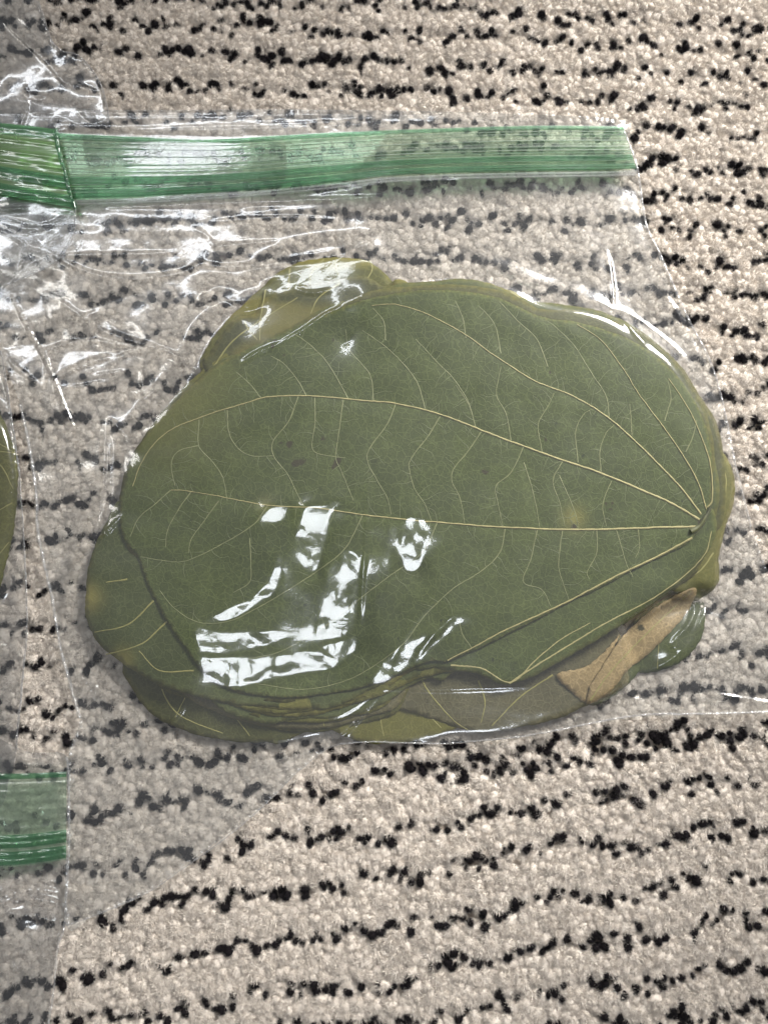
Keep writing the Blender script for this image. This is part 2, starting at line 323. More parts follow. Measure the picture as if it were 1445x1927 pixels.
for k, (ang, sx, sy, dx, dy, lv) in enumerate([(-2.6, 1.0, 1.01, 6, -9, .86), (2.2, 1.0, .99, 10, 4, .80), (-1.0, .995, 1.03, -4, 14, .76), (3.6, .98, 1.0, -8, 10, .70), (-4.0, .97, 1.03, 14, -6, .64), (1.0, 1.015, 1.0, 16, 8, .58), (-2.0, .96, 1.06, -16, 16, .50), (4.5, .96, 1.04, 0, 0, .42)]):
    a = math.radians(ang); R2 = np.array([[math.cos(a), -math.sin(a)], [math.sin(a), math.cos(a)]])
    o = (np.array(MAIN)-_c)*[sx, sy]@R2.T+_c+[dx, dy]; o = o+_r.normal(0, 3, o.shape)
    LEAVES.append(('inner', [tuple(p) for p in o], lv, (ML_OLIVED, ML_MID, ML_OLIVE, ML_OLIVED, ML_MID)[k % 5], 'leaf inside the pile of which only a thin rim shows past the big top leaf', []))
STACKM = [o for _, o, *_ in LEAVES]+[MAIN]
mask = np.zeros(X.shape)
for o in STACKM: mask[inside(spline(o, 8, True), X, Y)] = 1.0
Dm = 0.30+0.70*smooth01(np.clip(blur(mask, 38), 0, 1))
lump = .18*noise(70, 60, 3)+.07*noise(26, 30, 4)
STACKH = 4.8
def level(k, wob=0):
    z = 1.0+k*STACKH*Dm+lump*k
    if wob: z = z+.10*noise(45, 45, 100+wob)
    return z
ZTOP = level(1.0)

# ------------------------------------------------------------------ shape of the film over the pile
mdil = np.clip(blur(mask, 22)*2.8, 0, 1)
tent = smooth01(blur(mdil, 12)*1.08)*.85+.15*smooth01(blur(mdil, 30))
rgt = smooth01((X-950)/250); tent = tent*(1-rgt)+rgt*smooth01(blur(mask, 9)*1.25)

F = 1.5+(STACKH+.9)*np.maximum(0, tent-.0)*1.0
F = np.maximum(F, blur(ZTOP, 20)*blur(mask, 10)+.55*tent)
F = blur(F, 7)
free = 1-blur(mask, 14)                                   # film that hangs free beside the pile
leftw = smooth01((560-X)/420)*smooth01((Y-380)/60)*smooth01((1300-Y)/160)
F = F+free*(.16*noise(42, 26, 21)+.05*noise(12, 20, 22)+.30*leftw*noise(50, 40, 23, .5)+.035*leftw*noise(11, 8, 24, .3)+.3*np.abs(noise(60, 34, 26)))
F = F+(1-free)*(.07*noise(60, 14, 27, .1)+.012*noise(8, 8, 28)+.05*noise(9, 70, 33)*np.exp(-((X-700)/130)**2)*smooth01((Y-760)/100))
upper = smooth01((470-Y)/60)*smooth01((Y-380)/20)
F = F+.10*upper*noise(90, 7, 29)
# facets of the taut film over the pile that catch the lamp: their slope is set, the height is then integrated
def mirror_grad(Lp):
    p = at(X, Y, 8*MM); v = CAM-p; v /= np.linalg.norm(v, axis=-1)[..., None]; l = np.array(Lp)-p; l /= np.linalg.norm(l, axis=-1)[..., None]
    h = v+l; return -h[..., 0]/h[..., 2], -h[..., 1]/h[..., 2]
sc_mm = 0.16                                               # mm per photograph pixel on the ground
def integrate(gx, gy):
    """height (mm) whose slopes come nearest to gx, gy"""
    kx = 2*np.pi*FXf/(ST*sc_mm); ky = -2*np.pi*FYf/(ST*sc_mm); k2 = kx**2+ky**2; k2[0, 0] = 1
    return np.real(np.fft.ifft2((-1j*kx*np.fft.fft2(gx)-1j*ky*np.fft.fft2(gy))/k2))
def slopes(H): return np.gradient(H, axis=1)/(ST*sc_mm), -np.gradient(H, axis=0)/(ST*sc_mm)
def facets(F, groups, seed=31, its=8, jit=1.0):
    """taut facets of film whose slope is set; the height is integrated from the slopes"""
    gx, gy = slopes(F); Mk = np.zeros(X.shape); wx = gx.copy(); wy = gy.copy()
    jx = .028*noise(16, 8, seed)+.034*noise(5, 5, seed+4)*(noise(30, 30, seed+8) > -.3); jy = .028*noise(14, 7, seed+1)+.034*noise(5, 5, seed+5)
    jx = jx*jit; jy = jy*jit
    for lamp, polys in groups:
        mx, my = mirror_grad(lamp)
        for poly, st in polys:
            m = np.clip(blur(inside(spline(poly, 5, True), X, Y).astype(float), 4.5)*1.2*(1+.12*noise(10, 18, seed+2)), 0, 1)*st
            wx = wx*(1-m)+m*(mx+jx); wy = wy*(1-m)+m*(my+jy); Mk = np.maximum(Mk, m)
    dx, dy = wx-gx, wy-gy; tx, ty = dx.copy(), dy.copy(); Hc = np.zeros(X.shape)
    for it in range(its):
        Hc = Hc+integrate(tx, ty); hx, hy = slopes(Hc); tx = (dx-hx)*Mk*1.3; ty = (dy-hy)*Mk*1.3
    return F+Hc-np.median(Hc)
FAC = [([(370, 1178), (400, 1188), (470, 1192), (520, 1188), (545, 1196), (500, 1212), (470, 1222), (420, 1232), (385, 1222), (372, 1205)], 1.0),
       ([(375, 1240), (430, 1236), (500, 1240), (585, 1226), (640, 1250), (560, 1268), (510, 1278), (450, 1292), (415, 1286), (390, 1264)], 1.0),
       ([(380, 1172), (420, 1150), (470, 1128), (505, 1095), (520, 1050), (538, 1010), (530, 1060), (524, 1100), (490, 1135), (450, 1158), (410, 1172)], 1.0),
       ([(495, 965), (520, 950), (535, 952), (540, 978), (515, 985), (490, 980)], 1.0),
       ([(575, 955), (610, 952), (636, 938), (642, 945), (622, 972), (612, 1010), (602, 1060), (585, 1080), (568, 1040), (560, 1000)], 1.0),
       ([(618, 1050), (660, 1036), (672, 1060), (668, 1110), (664, 1170), (640, 1200), (598, 1206), (606, 1150), (620, 1100)], 1.0),
       ([(612, 1210), (664, 1206), (668, 1218), (650, 1240), (622, 1236)], 1.0),
       ([(764, 975), (800, 980), (802, 1005), (788, 1060), (772, 1078), (762, 1050), (758, 1010)], 1.0),
       ([(745, 1225), (790, 1200), (830, 1180), (878, 1150), (850, 1185), (810, 1220), (760, 1260), (715, 1286), (700, 1278), (725, 1250)], 1.0),
       ([(640, 590), (665, 572), (684, 562), (680, 590), (662, 625), (640, 640)], .8),
       ([(395, 548), (480, 546), (525, 545), (500, 562), (470, 580), (440, 574), (415, 562)], 1.0),
       ([(160, 600), (200, 600), (245, 630), (290, 655), (250, 660), (205, 640)], .9)]
# the last two are creases beside the pile
F = facets(F, [(SPOTL, FAC), (SIDE, [([(168, 660), (200, 600), (240, 622), (290, 652), (250, 662), (205, 645)], .9),
        ([(196, 800), (215, 800), (214, 940), (224, 952), (222, 966), (204, 962), (200, 900)], .9), ([(184, 900), (194, 880), (190, 990), (176, 1002)], .9), ([(205, 790), (225, 800), (246, 835), (262, 872), (240, 868), (222, 828)], .8)]),
    (TOPL, [([(560, 470), (690, 452), (688, 462), (600, 482), (500, 504), (430, 508), (385, 500), (386, 494), (480, 494)], 1.0), ([(150, 503), (200, 514), (280, 522), (340, 514), (340, 522), (270, 530), (200, 524)], 1.0),
        ([(400, 545), (470, 540), (560, 540), (520, 556), (470, 568), (430, 566)], .9), ([(150, 379), (400, 377), (690, 366), (690, 372), (400, 385), (150, 388)], 1.0)]),
    (KEY, [([(1306, 1120), (1322, 1124), (1312, 1170), (1282, 1212), (1268, 1214), (1290, 1170)], .9), ([(1140, 490), (1150, 490), (1158, 575), (1150, 578)], .8), ([(1166, 590), (1216, 648), (1208, 652), (1172, 606)], .8)])])
ZT1 = [(-110, 232), (0, 240), (110, 249), (300, 258), (420, 260), (600, 250), (800, 242), (1000, 236), (1172, 237)]
ZB1 = [(-110, 380), (0, 378), (145, 374), (300, 369), (480, 357), (647, 341), (747, 330), (947, 323), (1100, 321), (1197, 318)]
Fs = facets(blur(F, 70, 16)+.25, [(TOPL, [([(60, 248), (260, 256), (470, 254), (640, 248), (720, 252), (700, 290), (640, 330), (640, 352), (470, 366), (300, 378), (60, 385)], 1.0)])], 400, 10, .03)
zm = np.clip(blur(inside(spline([(x, y-6) for x, y in ZT1]+[(x, y+10) for x, y in ZB1[::-1]], 8, True), X, Y).astype(float), 4)*1.1, 0, 1)
F = F*(1-zm)+(Fs-.25)*zm
# creases, traced
CR = [  # points, width, height, bead
 ([(105, 480), (150, 505), (200, 520), (270, 524), (340, 515), (385, 494)], 4, .7, 0), ([(385, 496), (430, 502), (500, 498), (570, 490), (640, 478), (690, 452)], 4, .8, 0),
 ([(115, 482), (180, 478), (240, 478), (330, 474)], 3.5, .35, 0), ([(368, 430), (390, 444), (405, 462), (440, 460), (520, 452)], 3, .35, 0), ([(400, 418), (460, 412), (560, 408), (640, 412)], 3, .3, 0),
 ([(25, 560), (55, 620), (85, 675), (105, 720), (118, 755), (150, 830), (160, 860)], 3.2, .9, .35), ([(90, 658), (130, 645), (185, 640)], 3.2, .8, .1), ([(185, 641), (230, 650), (268, 655)], 3, .7, .1),
 ([(95, 718), (130, 698), (165, 683), (200, 673)], 3, .7, .4), ([(225, 672), (268, 656), (296, 653)], 3, .7, .1), ([(120, 570), (160, 600), (210, 630), (290, 652), (330, 668), (372, 694)], 4.5, 1.0, .1),
 ([(5, 640), (20, 680), (50, 705), (80, 728)], 2.8, .6, .3), ([(82, 728), (88, 690), (87, 660)], 2.6, .5, .2), ([(120, 728), (150, 727), (205, 717)], 2.8, .45, .5), ([(180, 706), (240, 697)], 2.5, .35, .3),
 ([(240, 738), (270, 742), (300, 727), (340, 730)], 3, .5, .2), ([(268, 700), (270, 760), (262, 800)], 4, .5, 0), ([(208, 790), (228, 810), (240, 835)], 4, .8, .5), ([(185, 980), (195, 920), (198, 860), (200, 800)], 3.2, .8, .1),
 ([(178, 1000), (190, 940), (192, 860), (192, 815)], 2.6, .5, .1), ([(208, 940), (208, 890), (205, 830)], 3.5, .8, .2), ([(160, 1018), (195, 1005), (215, 988), (232, 970)], 3.4, 1.0, .1),
 ([(1146, 490), (1152, 540), (1154, 575)], 3.4, .7, 0), ([(1164, 592), (1190, 620), (1214, 650)], 3.4, .8, 0), ([(1255, 560), (1275, 590), (1292, 612)], 3.2, .7, .2), ([(1300, 640), (1330, 700), (1352, 740)], 3, .3, .2),
 ([(1368, 850), (1380, 890), (1390, 935)], 4, .7, .2), ([(1315, 1120), (1300, 1170), (1268, 1212)], 5, .8, 0), ([(1322, 1120), (1326, 1150), (1310, 1190)], 4, .6, 0),
 ([(1340, 1305), (1380, 1312), (1445, 1322), (1520, 1330)], 3, .9, 0), ([(1178, 1300), (1195, 1315), (1218, 1320)], 3, .8, .4), ([(1225, 1260), (1270, 1235), (1310, 1200)], 4, .6, .2),
 ([(455, 682), (490, 662), (525, 648)], 3.2, .7, .1), ([(530, 645), (570, 622), (610, 594), (640, 580)], 3.6, .6, .1), ([(560, 545), (590, 552), (620, 547)], 3, .6, .2), ([(692, 880), (691, 940), (688, 1010), (682, 1100), (678, 1170)], 3.0, .42, .1),
 ([(730, 1290), (690, 1330), (650, 1378), (560, 1450), (500, 1520)], 3.5, .5, .1), ([(720, 1294), (650, 1340), (600, 1352)], 4, .35, 0), ([(700, 1296), (840, 1296), (1000, 1290)], 4, .4, 0), ([(345, 1330), (338, 1342), (320, 1356)], 3, .5, .2),
 ([(860, 1150), (820, 1190), (780, 1240)], 5, .4, 0), ([(170, 1180), (176, 1240), (180, 1290), (160, 1350)], 3, .5, .4), ([(150, 1240), (200, 1220)], 3, .4, .5), ([(140, 1250), (170, 1300), (185, 1330)], 2.6, .5, .6),
 ([(560, 1420), (520, 1470), (490, 1540), (470, 1560)], 2.5, .3, .2), ([(830, 290+820), (760, 1200), (730, 1270)], 6, .25, 0), ([(1140, 470), (1147, 500)], 3, .4, 0), ([(180, 600), (240, 640)], 5, .5, 0),
 ([(150, 390), (300, 386), (500, 380), (700, 372), (1000, 350)], 3.5, .35, 0)]
for k, (p, w, a, b) in enumerate(CR): ridge(F, p, w, a, b, seed=k)
for k in range(16):                                        # fine moulded lines along the zip and the lip
    y0 = 212+k*2.6 if k < 9 else 376+k*1.1
for dy, a in ((216, .16), (223, .12), (229, .16), (236, .13), (243, .14)):
    ridge(F, [(-100, dy-6), (200, dy+4), (500, dy-2), (900, dy-4), (1165, dy-2)], 2.3, a, taper=False)

FLOOR = blur(F, 4)
level0 = level
def level(k, wob=0):
    return np.minimum(level0(k, wob), FLOOR-.42-(1-k)*1.9)
ZTOP = level(1.0)

# ------------------------------------------------------------------ the carpet
ROWS = [
 [(-200, -70), (300, -62), (900, -50), (1200, -32), (1700, -15)],
 [(-200, -20), (100, -8), (330, 0), (600, 6), (820, 10), (940, 18), (1050, 30), (1180, 32), (1290, 38), (1390, 50), (1700, 60)],
 [(-200, 30), (160, 38), (230, 42), (300, 38), (420, 45), (520, 52), (620, 62), (720, 62), (850, 65), (960, 62), (1050, 78), (1120, 85), (1200, 70), (1260, 85), (1400, 95), (1700, 100)],
 [(-200, 100), (20, 105), (170, 95), (250, 105), (340, 100), (440, 105), (600, 108), (720, 115), (830, 118), (950, 125), (1030, 132), (1130, 135), (1200, 128), (1300, 145), (1430, 142), (1700, 140)],
 [(-200, 160), (30, 160), (110, 155), (200, 160), (290, 165), (400, 160), (520, 165), (620, 165), (750, 172), (860, 175), (950, 182), (1040, 178), (1110, 190), (1200, 193), (1330, 200), (1430, 188), (1700, 190)],
 [(-200, 225), (200, 226), (500, 222), (900, 236), (1180, 250), (1260, 245), (1330, 245), (1430, 258), (1700, 255)],
 [(-200, 300), (160, 292), (500, 290), (760, 285), (1000, 280), (1200, 300), (1250, 300), (1340, 320), (1420, 315), (1700, 315)],
 [(-200, 360), (200, 345), (760, 350), (900, 350), (1080, 350), (1150, 355), (1220, 370), (1310, 365), (1420, 370), (1700, 370)],
 [(-200, 430), (200, 418), (560, 402), (640, 405), (760, 412), (950, 415), (1100, 420), (1245, 422), (1320, 435), (1420, 428), (1700, 430)],
 [(-200, 500), (120, 490), (350, 492), (580, 475), (800, 482), (960, 490), (1120, 490), (1260, 490), (1350, 500), (1420, 485), (1700, 490)],
 [(-200, 570), (40, 560), (340, 560), (480, 560), (1000, 550), (1100, 550), (1290, 545), (1350, 545), (1430, 560), (1700, 560)],
 [(-200, 630), (40, 625), (380, 630), (700, 610), (1050, 590), (1180, 610), (1300, 598), (1370, 625), (1430, 618), (1700, 618)],
 [(-200, 705), (20, 700), (250, 720), (700, 690), (1270, 680), (1370, 690), (1430, 675), (1700, 675)],
 [(-200, 790), (80, 790), (270, 790), (800, 770), (1370, 755), (1425, 730), (1700, 730)],
 [(-200, 870), (60, 870), (220, 870), (800, 830), (1390, 805), (1425, 795), (1700, 795)],
 [(-200, 950), (60, 950), (180, 940), (800, 900), (1390, 870), (1425, 862), (1700, 862)],
 [(-200, 1025), (100, 1020), (170, 1010), (800, 970), (1425, 935), (1700, 930)],
 [(-200, 1110), (60, 1110), (200, 1090), (800, 1050), (1400, 1003), (1700, 998)],
 [(-200, 1185), (60, 1185), (220, 1160), (800, 1120), (1370, 1082), (1430, 1075), (1700, 1070)],
 [(-200, 1260), (60, 1260), (110, 1255), (250, 1240), (800, 1190), (1400, 1150), (1700, 1140)],
 [(-200, 1335), (50, 1335), (220, 1315), (300, 1310), (800, 1270), (1340, 1222), (1420, 1235), (1700, 1220)],
 [(-200, 1390), (50, 1388), (200, 1378), (340, 1365), (800, 1340), (1280, 1305), (1320, 1303), (1400, 1308), (1700, 1290)],
 [(-200, 1450), (130, 1450), (210, 1443), (350, 1430), (500, 1415), (640, 1412), (760, 1406), (950, 1422), (1060, 1402), (1310, 1372), (1400, 1380), (1700, 1350)],
 [(-200, 1550), (60, 1548), (200, 1535), (300, 1510), (400, 1500), (540, 1498), (640, 1478), (800, 1458), (890, 1450), (1000, 1442), (1160, 1424), (1250, 1408), (1400, 1395), (1700, 1380)],
 [(-200, 1640), (0, 1640), (200, 1635), (380, 1615), (460, 1585), (520, 1578), (640, 1575), (740, 1570), (820, 1555), (900, 1540), (1000, 1520), (1060, 1505), (1150, 1505), (1220, 1495), (1300, 1475), (1380, 1475), (1430, 1470), (1700, 1450)],
 [(-200, 1740), (0, 1735), (190, 1727), (240, 1710), (320, 1700), (420, 1690), (540, 1675), (640, 1665), (730, 1645), (800, 1645), (880, 1625), (1000, 1610), (1060, 1590), (1160, 1605), (1240, 1590), (1300, 1560), (1400, 1560), (1700, 1540)],
 [(-200, 1850), (0, 1860), (130, 1840), (200, 1830), (290, 1820), (350, 1800), (430, 1775), (540, 1770), (620, 1765), (720, 1745), (860, 1730), (940, 1720), (1010, 1700), (1070, 1680), (1150, 1690), (1250, 1675), (1310, 1645), (1420, 1645), (1700, 1620)],
 [(-200, 1930), (0, 1930), (240, 1912), (340, 1900), (400, 1890), (480, 1870), (560, 1865), (640, 1865), (720, 1865), (790, 1840), (850, 1820), (950, 1805), (1040, 1785), (1120, 1780), (1200, 1760), (1290, 1755), (1340, 1735), (1430, 1730), (1700, 1700)],
 [(-200, 2020), (300, 1965), (500, 1940), (760, 1925), (860, 1910), (960, 1880), (1020, 1870), (1140, 1855), (1250, 1850), (1320, 1825), (1400, 1820), (1700, 1790)],
 [(-200, 2110), (500, 2030), (1000, 1945), (1100, 1935), (1300, 1915), (1440, 1900), (1700, 1880)],
 [(-200, 2200), (500, 2110), (1000, 2030), (1440, 1990), (1700, 1970)],
]
def tuft_mesh(name, seed, fibres):
    r = np.random.default_rng(seed)
    import bmesh
    bm = bmesh.new(); bmesh.ops.create_icosphere(bm, subdivisions=3, radius=1.0)
    V = np.array([v.co[:] for v in bm.verts]); F = np.array([[v.index for v in f.verts] for f in bm.faces]); bm.free()
    disp = np.ones(len(V))
    for k in range(26):
        d = r.normal(size=3); d /= np.linalg.norm(d)
        disp += r.uniform(-.13, .15)*np.exp(-((1-V@d)/r.uniform(.02, .12)))
    disp += r.normal(0, .030, len(V))
    V = V*disp[:, None]
    V[:, 2] = np.where(V[:, 2] < 0, V[:, 2]*1.6, V[:, 2])
    vs = [V]; fs = [F]; n = len(V)
    for k in range(fibres):
        d = r.normal(size=3); d[2] = abs(d[2])*1.1+.1; d /= np.linalg.norm(d)
        side = np.cross(d, r.normal(size=3)); side /= np.linalg.norm(side)
        bend = r.normal(0, .10, 3); ln = r.uniform(.15, .70); w = .036
        a = d*.93; b = d*(1+ln*.5)+bend*.5; c = d*(1+ln)+bend*1.4
        vs.append(np.array([a-side*w, a+side*w, b+side*w*.8, b-side*w*.8, c])); fs.append(np.array([[0, 1, 2], [0, 2, 3], [3, 2, 4]])+n); n += 5
    return mesh_np(name, np.vstack(vs), tris=np.vstack(fs))
def instancer(name, pts, rot, scl, meshes, mat, parent):
    me = bpy.data.meshes.new(name); me.vertices.add(len(pts)); me.vertices.foreach_set('co', np.asarray(pts, np.float32).ravel())
    a = me.attributes.new('rot', 'FLOAT_VECTOR', 'POINT'); a.data.foreach_set('vector', np.asarray(rot, np.float32).ravel())
    a = me.attributes.new('scl', 'FLOAT_VECTOR', 'POINT'); a.data.foreach_set('vector', np.asarray(scl, np.float32).ravel())
    a = me.attributes.new('pick', 'INT', 'POINT'); a.data.foreach_set('value', RNG.integers(0, len(meshes), len(pts)).astype(np.int32))
    o = link(name, me, mat, parent)
    g = bpy.data.node_groups.new(name, 'GeometryNodeTree')
    g.interface.new_socket('Geometry', in_out='INPUT', socket_type='NodeSocketGeometry'); g.interface.new_socket('Geometry', in_out='OUTPUT', socket_type='NodeSocketGeometry')
    gi = g.nodes.new('NodeGroupInput'); go = g.nodes.new('NodeGroupOutput')
    ip = g.nodes.new('GeometryNodeInstanceOnPoints'); jn = g.nodes.new('GeometryNodeJoinGeometry')
    for m in meshes:
        src = bpy.data.objects.new(m.name, m)
        if not m.materials: m.materials.append(mat)
        oi = g.nodes.new('GeometryNodeObjectInfo'); oi.inputs['Object'].default_value = src; oi.inputs['As Instance'].default_value = True
        g.links.new(oi.outputs['Geometry'], jn.inputs[0])
    def na(nm, typ):
        n = g.nodes.new('GeometryNodeInputNamedAttribute'); n.data_type = typ; n.inputs[0].default_value = nm; return n.outputs[0]
    m2p = g.nodes.new('GeometryNodeMeshToPoints')
    g.links.new(gi.outputs[0], m2p.inputs[0]); g.links.new(m2p.outputs[0], ip.inputs['Points'])
    g.links.new(jn.outputs[0], ip.inputs['Instance']); ip.inputs['Pick Instance'].default_value = True
    g.links.new(na('pick', 'INT'), ip.inputs['Instance Index']); g.links.new(na('rot', 'FLOAT_VECTOR'), ip.inputs['Rotation']); g.links.new(na('scl', 'FLOAT_VECTOR'), ip.inputs['Scale'])
    g.links.new(ip.outputs[0], go.inputs[0])
    md = o.modifiers.new('pile', 'NODES'); md.node_group = g
    return o
def to_px(P):
    d = P-CAM; c, s = math.cos(TILT), math.sin(TILT)
    y = d[:, 1]*c+d[:, 2]*s; z = -d[:, 1]*s+d[:, 2]*c
    return W0/2+FPX*d[:, 0]/-z, H0/2-FPX*y/-z
def build_carpet():
    gx, gy = np.meshgrid(np.linspace(-.8, .8, 5), np.linspace(-.8, .8, 5))
    V = np.stack([gx.ravel(), gy.ravel(), np.full(25, -.0026)], 1)
    q = [(j*5+i, j*5+i+1, j*5+i+6, j*5+i+5) for j in range(4) for i in range(4)]
    base = link('carpet', mesh_np('carpet', V, quads=q), M_BACKING); base['kind'] = 'structure'
    base['label'] = 'cream carpet with broken wavy rows of black tufts'
    pitch = 2.35*MM
    c0 = at(-230, 2180); c1 = at(1680, -200); c2 = at(1720, 2180); c3 = at(-260, -200)
    xs = np.arange(min(c0[0], c3[0]), max(c1[0], c2[0]), pitch); ys = np.arange(c0[1], c1[1], pitch*.866)
    P = np.array([(x+(j % 2)*pitch/2, y) for j, y in enumerate(ys) for x in xs])
    P += RNG.normal(0, pitch*.22, P.shape)
    P3 = np.c_[P, np.zeros(len(P))]
    ppx, ppy = to_px(P3)
    keep = (ppx > -200) & (ppx < 1650) & (ppy > -180) & (ppy < 2140); P = P[keep]; ppx = ppx[keep]; ppy = ppy[keep]
    black = np.zeros(len(P), bool)
    r = np.random.default_rng(5)
    for row in ROWS:
        C = spline(row, 7.0); k = 0; off = r.uniform(-6, 6)
        while k < len(C):
            if r.random() < .07: k += int(r.integers(2, 5))          # a gap in the row
            if k >= len(C): break
            off = np.clip(off*.4+r.choice([-1, 1])*r.uniform(4, 12), -13, 13)
            sc = .86+.30*C[k, 1]/1927
            x, y = C[k, 0]+r.normal(0, 2), C[k, 1]+off*sc
            d = np.hypot(ppx-x, ppy-y); i = int(np.argmin(d))
            if d[i] < 13: black[i] = True
            k += int(r.choice([1, 1, 1, 2, 2]))
    RW = np.zeros(X.shape)
    for row in ROWS:
        D, _, _, sl = seg_dist(spline(row, 20)); RW[sl] = np.maximum(RW[sl], np.exp(-(D[sl]/13.0)**2))
    groove = samp(RW, ppx, ppy)
    bagm = np.zeros(len(P), bool)
    for b in ALLB: bagm |= inside(spline(b, 10, True), ppx, ppy)
    meshes = [tuft_mesh('pile_tuft', s, 380) for s in range(5)]
    flat = [tuft_mesh('pressed_tuft', 20+s, 260) for s in range(4)]
    for nm, sel, ms, mat in (('pale_tufts', ~black & ~bagm, meshes, M_PALE), ('pale_tufts_pressed', ~black & bagm, flat, M_PALE),
                             ('black_tufts', black & ~bagm, meshes, M_BLACK), ('black_tufts_pressed', black & bagm, flat, M_BLACK)):
        n = int(sel.sum()); isb = mat is M_BLACK; pr = ms is flat
        rad = (r.uniform(.75, 1.45, n) if isb else r.uniform(1.4, 2.15, n))*(1.08 if pr else 1)
        asp = r.uniform(.82, 1.2, n)
        hgt = r.uniform(1.0, 1.5, n)*(1.08 if isb else 1)*(.85 if pr else 1)
        z = (-1.45 if isb else -1.75)+r.uniform(-.3, .3, n)
        z = z-.60*groove[sel]
        pts = np.c_[P[sel], z*MM]
        rot = np.c_[r.normal(0, .22, n), r.normal(0, .22, n), r.uniform(0, 6.28, n)]
        scl = np.c_[rad*asp, rad/asp, hgt]*MM
        ms2 = [m if k == 0 else m for k, m in enumerate(ms)]
        if isb: ms2 = [m.copy() for m in ms]; [m.materials.clear() for m in ms2]
        o = instancer(nm, pts, rot, scl, ms2, mat, base); o['kind'] = 'stuff'
build_carpet()

# ------------------------------------------------------------------ leaves
def leaf_mesh(outline, zf, step=9.0, thick=.14):
    O = spline(outline, 4.0, True); n = len(O)
    rr = np.random.default_rng(int(abs(outline[0][0])))
    ph = rr.uniform(0, 6.28, 4); t = np.arange(n)/n*2*np.pi
    nrm = np.roll(O, -1, 0)-np.roll(O, 1, 0); nrm = np.c_[nrm[:, 1], -nrm[:, 0]]/np.linalg.norm(nrm, axis=1)[:, None]
    O = O+nrm*(.6*np.sin(t*23+ph[0])+.4*np.sin(t*61+ph[1])+rr.normal(0, .35, n))[:, None]
    x0, y0 = O.min(0); x1, y1 = O.max(0)
    gx, gy = np.meshgrid(np.arange(x0, x1, step), np.arange(y0, y1, step)); gx = gx+((np.arange(gx.shape[0]) % 2)*step/2)[:, None]
    m = inside(O, gx, gy); I = np.c_[gx[m], gy[m]]
    # keep interior points off the rim
    keep = np.ones(len(I), bool)
    for a in range(0, len(I), 2000):
        d = np.abs(I[a:a+2000, None, :]-O[None]).max(-1).min(1); keep[a:a+2000] = d > step*.45
    I = I[keep]; A = np.vstack([O, I])
    co, _, fc, *_ = delaunay_2d_cdt([Vector(p) for p in A], [(i, (i+1) % n) for i in range(n)], [list(range(n))], 1, 1e-4)
    A = np.array([c[:] for c in co]); F = np.array([f[:] for f in fc])
    z = samp(zf, A[:, 0], A[:, 1])
    V1 = at(A[:, 0], A[:, 1], z*MM); V0 = V1.copy(); V0[:, 2] -= thick*MM
    N = len(A)
    e = {}
    for f in F:
        for a, b in ((f[0], f[1]), (f[1], f[2]), (f[2], f[0])):
            e[(a, b)] = 1
    rim = [(a, b) for (a, b) in e if (b, a) not in e]
    sides = [(a, b, b+N, a+N)[::-1] for a, b in rim]
    # make the top face up
    a, b, c = V1[F[0]]; up = np.cross(b-a, c-a)[2] > 0
    T = F if up else F[:, ::-1]
    if not up: sides = [s[::-1] for s in sides]
    return np.vstack([V1, V0]), np.vstack([T, T[:, ::-1]+N]), sides, A
def add_attr(me, name, vals):
    a = me.attributes.new(name, 'FLOAT', 'POINT'); a.data.foreach_set('value', np.asarray(vals, np.float32))
def vein(pts, zf, w0, w1, mat, parent, name='vein', h=.16, wob=1.0, bead=0.0):
    C = spline(pts, 4.0)
    rr = np.random.default_rng(int(C[0, 0]*3+C[0, 1])); n = len(C)
    wv = np.cumsum(rr.normal(0, .35, (n, 2)), 0); wv -= np.linspace(0, 1, n)[:, None]*wv[-1]
    C = C+wv*.5*wob
    T = np.gradient(C, axis=0); T /= np.linalg.norm(T, axis=1)[:, None]+1e-9; Nn = np.c_[-T[:, 1], T[:, 0]]
    w = np.linspace(w0, w1, n)*.5*(1+.12*np.sin(np.arange(n)*.9))
    hb = 1+bead*np.clip(rr.normal(0, 1, n), -1, 2); w = w*(1+.3*bead*rr.normal(0, 1, n))
    prof = [(-1, -.06), (-.6, .7), (0, 1), (.6, .7), (1, -.06)]; rings = []
    for s, hh in prof:
        q = C+Nn*(w*s)[:, None]; z = samp(zf, q[:, 0], q[:, 1])+hh*h*hb*(w/(w0*.5))**.5
        rings.append(at(q[:, 0], q[:, 1], z*MM))
    R = np.stack(rings, 1); V = R.reshape(-1, 3); k = len(prof)
    Q = np.array([(i*k+j, i*k+j+1, (i+1)*k+j+1, (i+1)*k+j) for i in range(n-1) for j in range(k-1)])
    if parent is None: return V, Q
    return link(name, mesh_np(name, V, quads=Q), mat, parent)
def vein_set(lines, zf, w0, w1, mat, parent, name='vein_network', h=.09):
    vs, qs, n = [], [], 0
    for l in lines:
        V, Q = vein(l, zf, w0, w1, None, None, h=h); vs.append(V); qs.append(Q+n); n += len(V)
    return link(name, mesh_np(name, np.vstack(vs), quads=np.vstack(qs)), mat, parent)
def bulge(A, pts, r):
    return np.exp(-((A[:, 0]-pts[0])**2+(A[:, 1]-pts[1])**2)/r**2)
G_LEAF = 'flat dried leaves stacked in the bag'
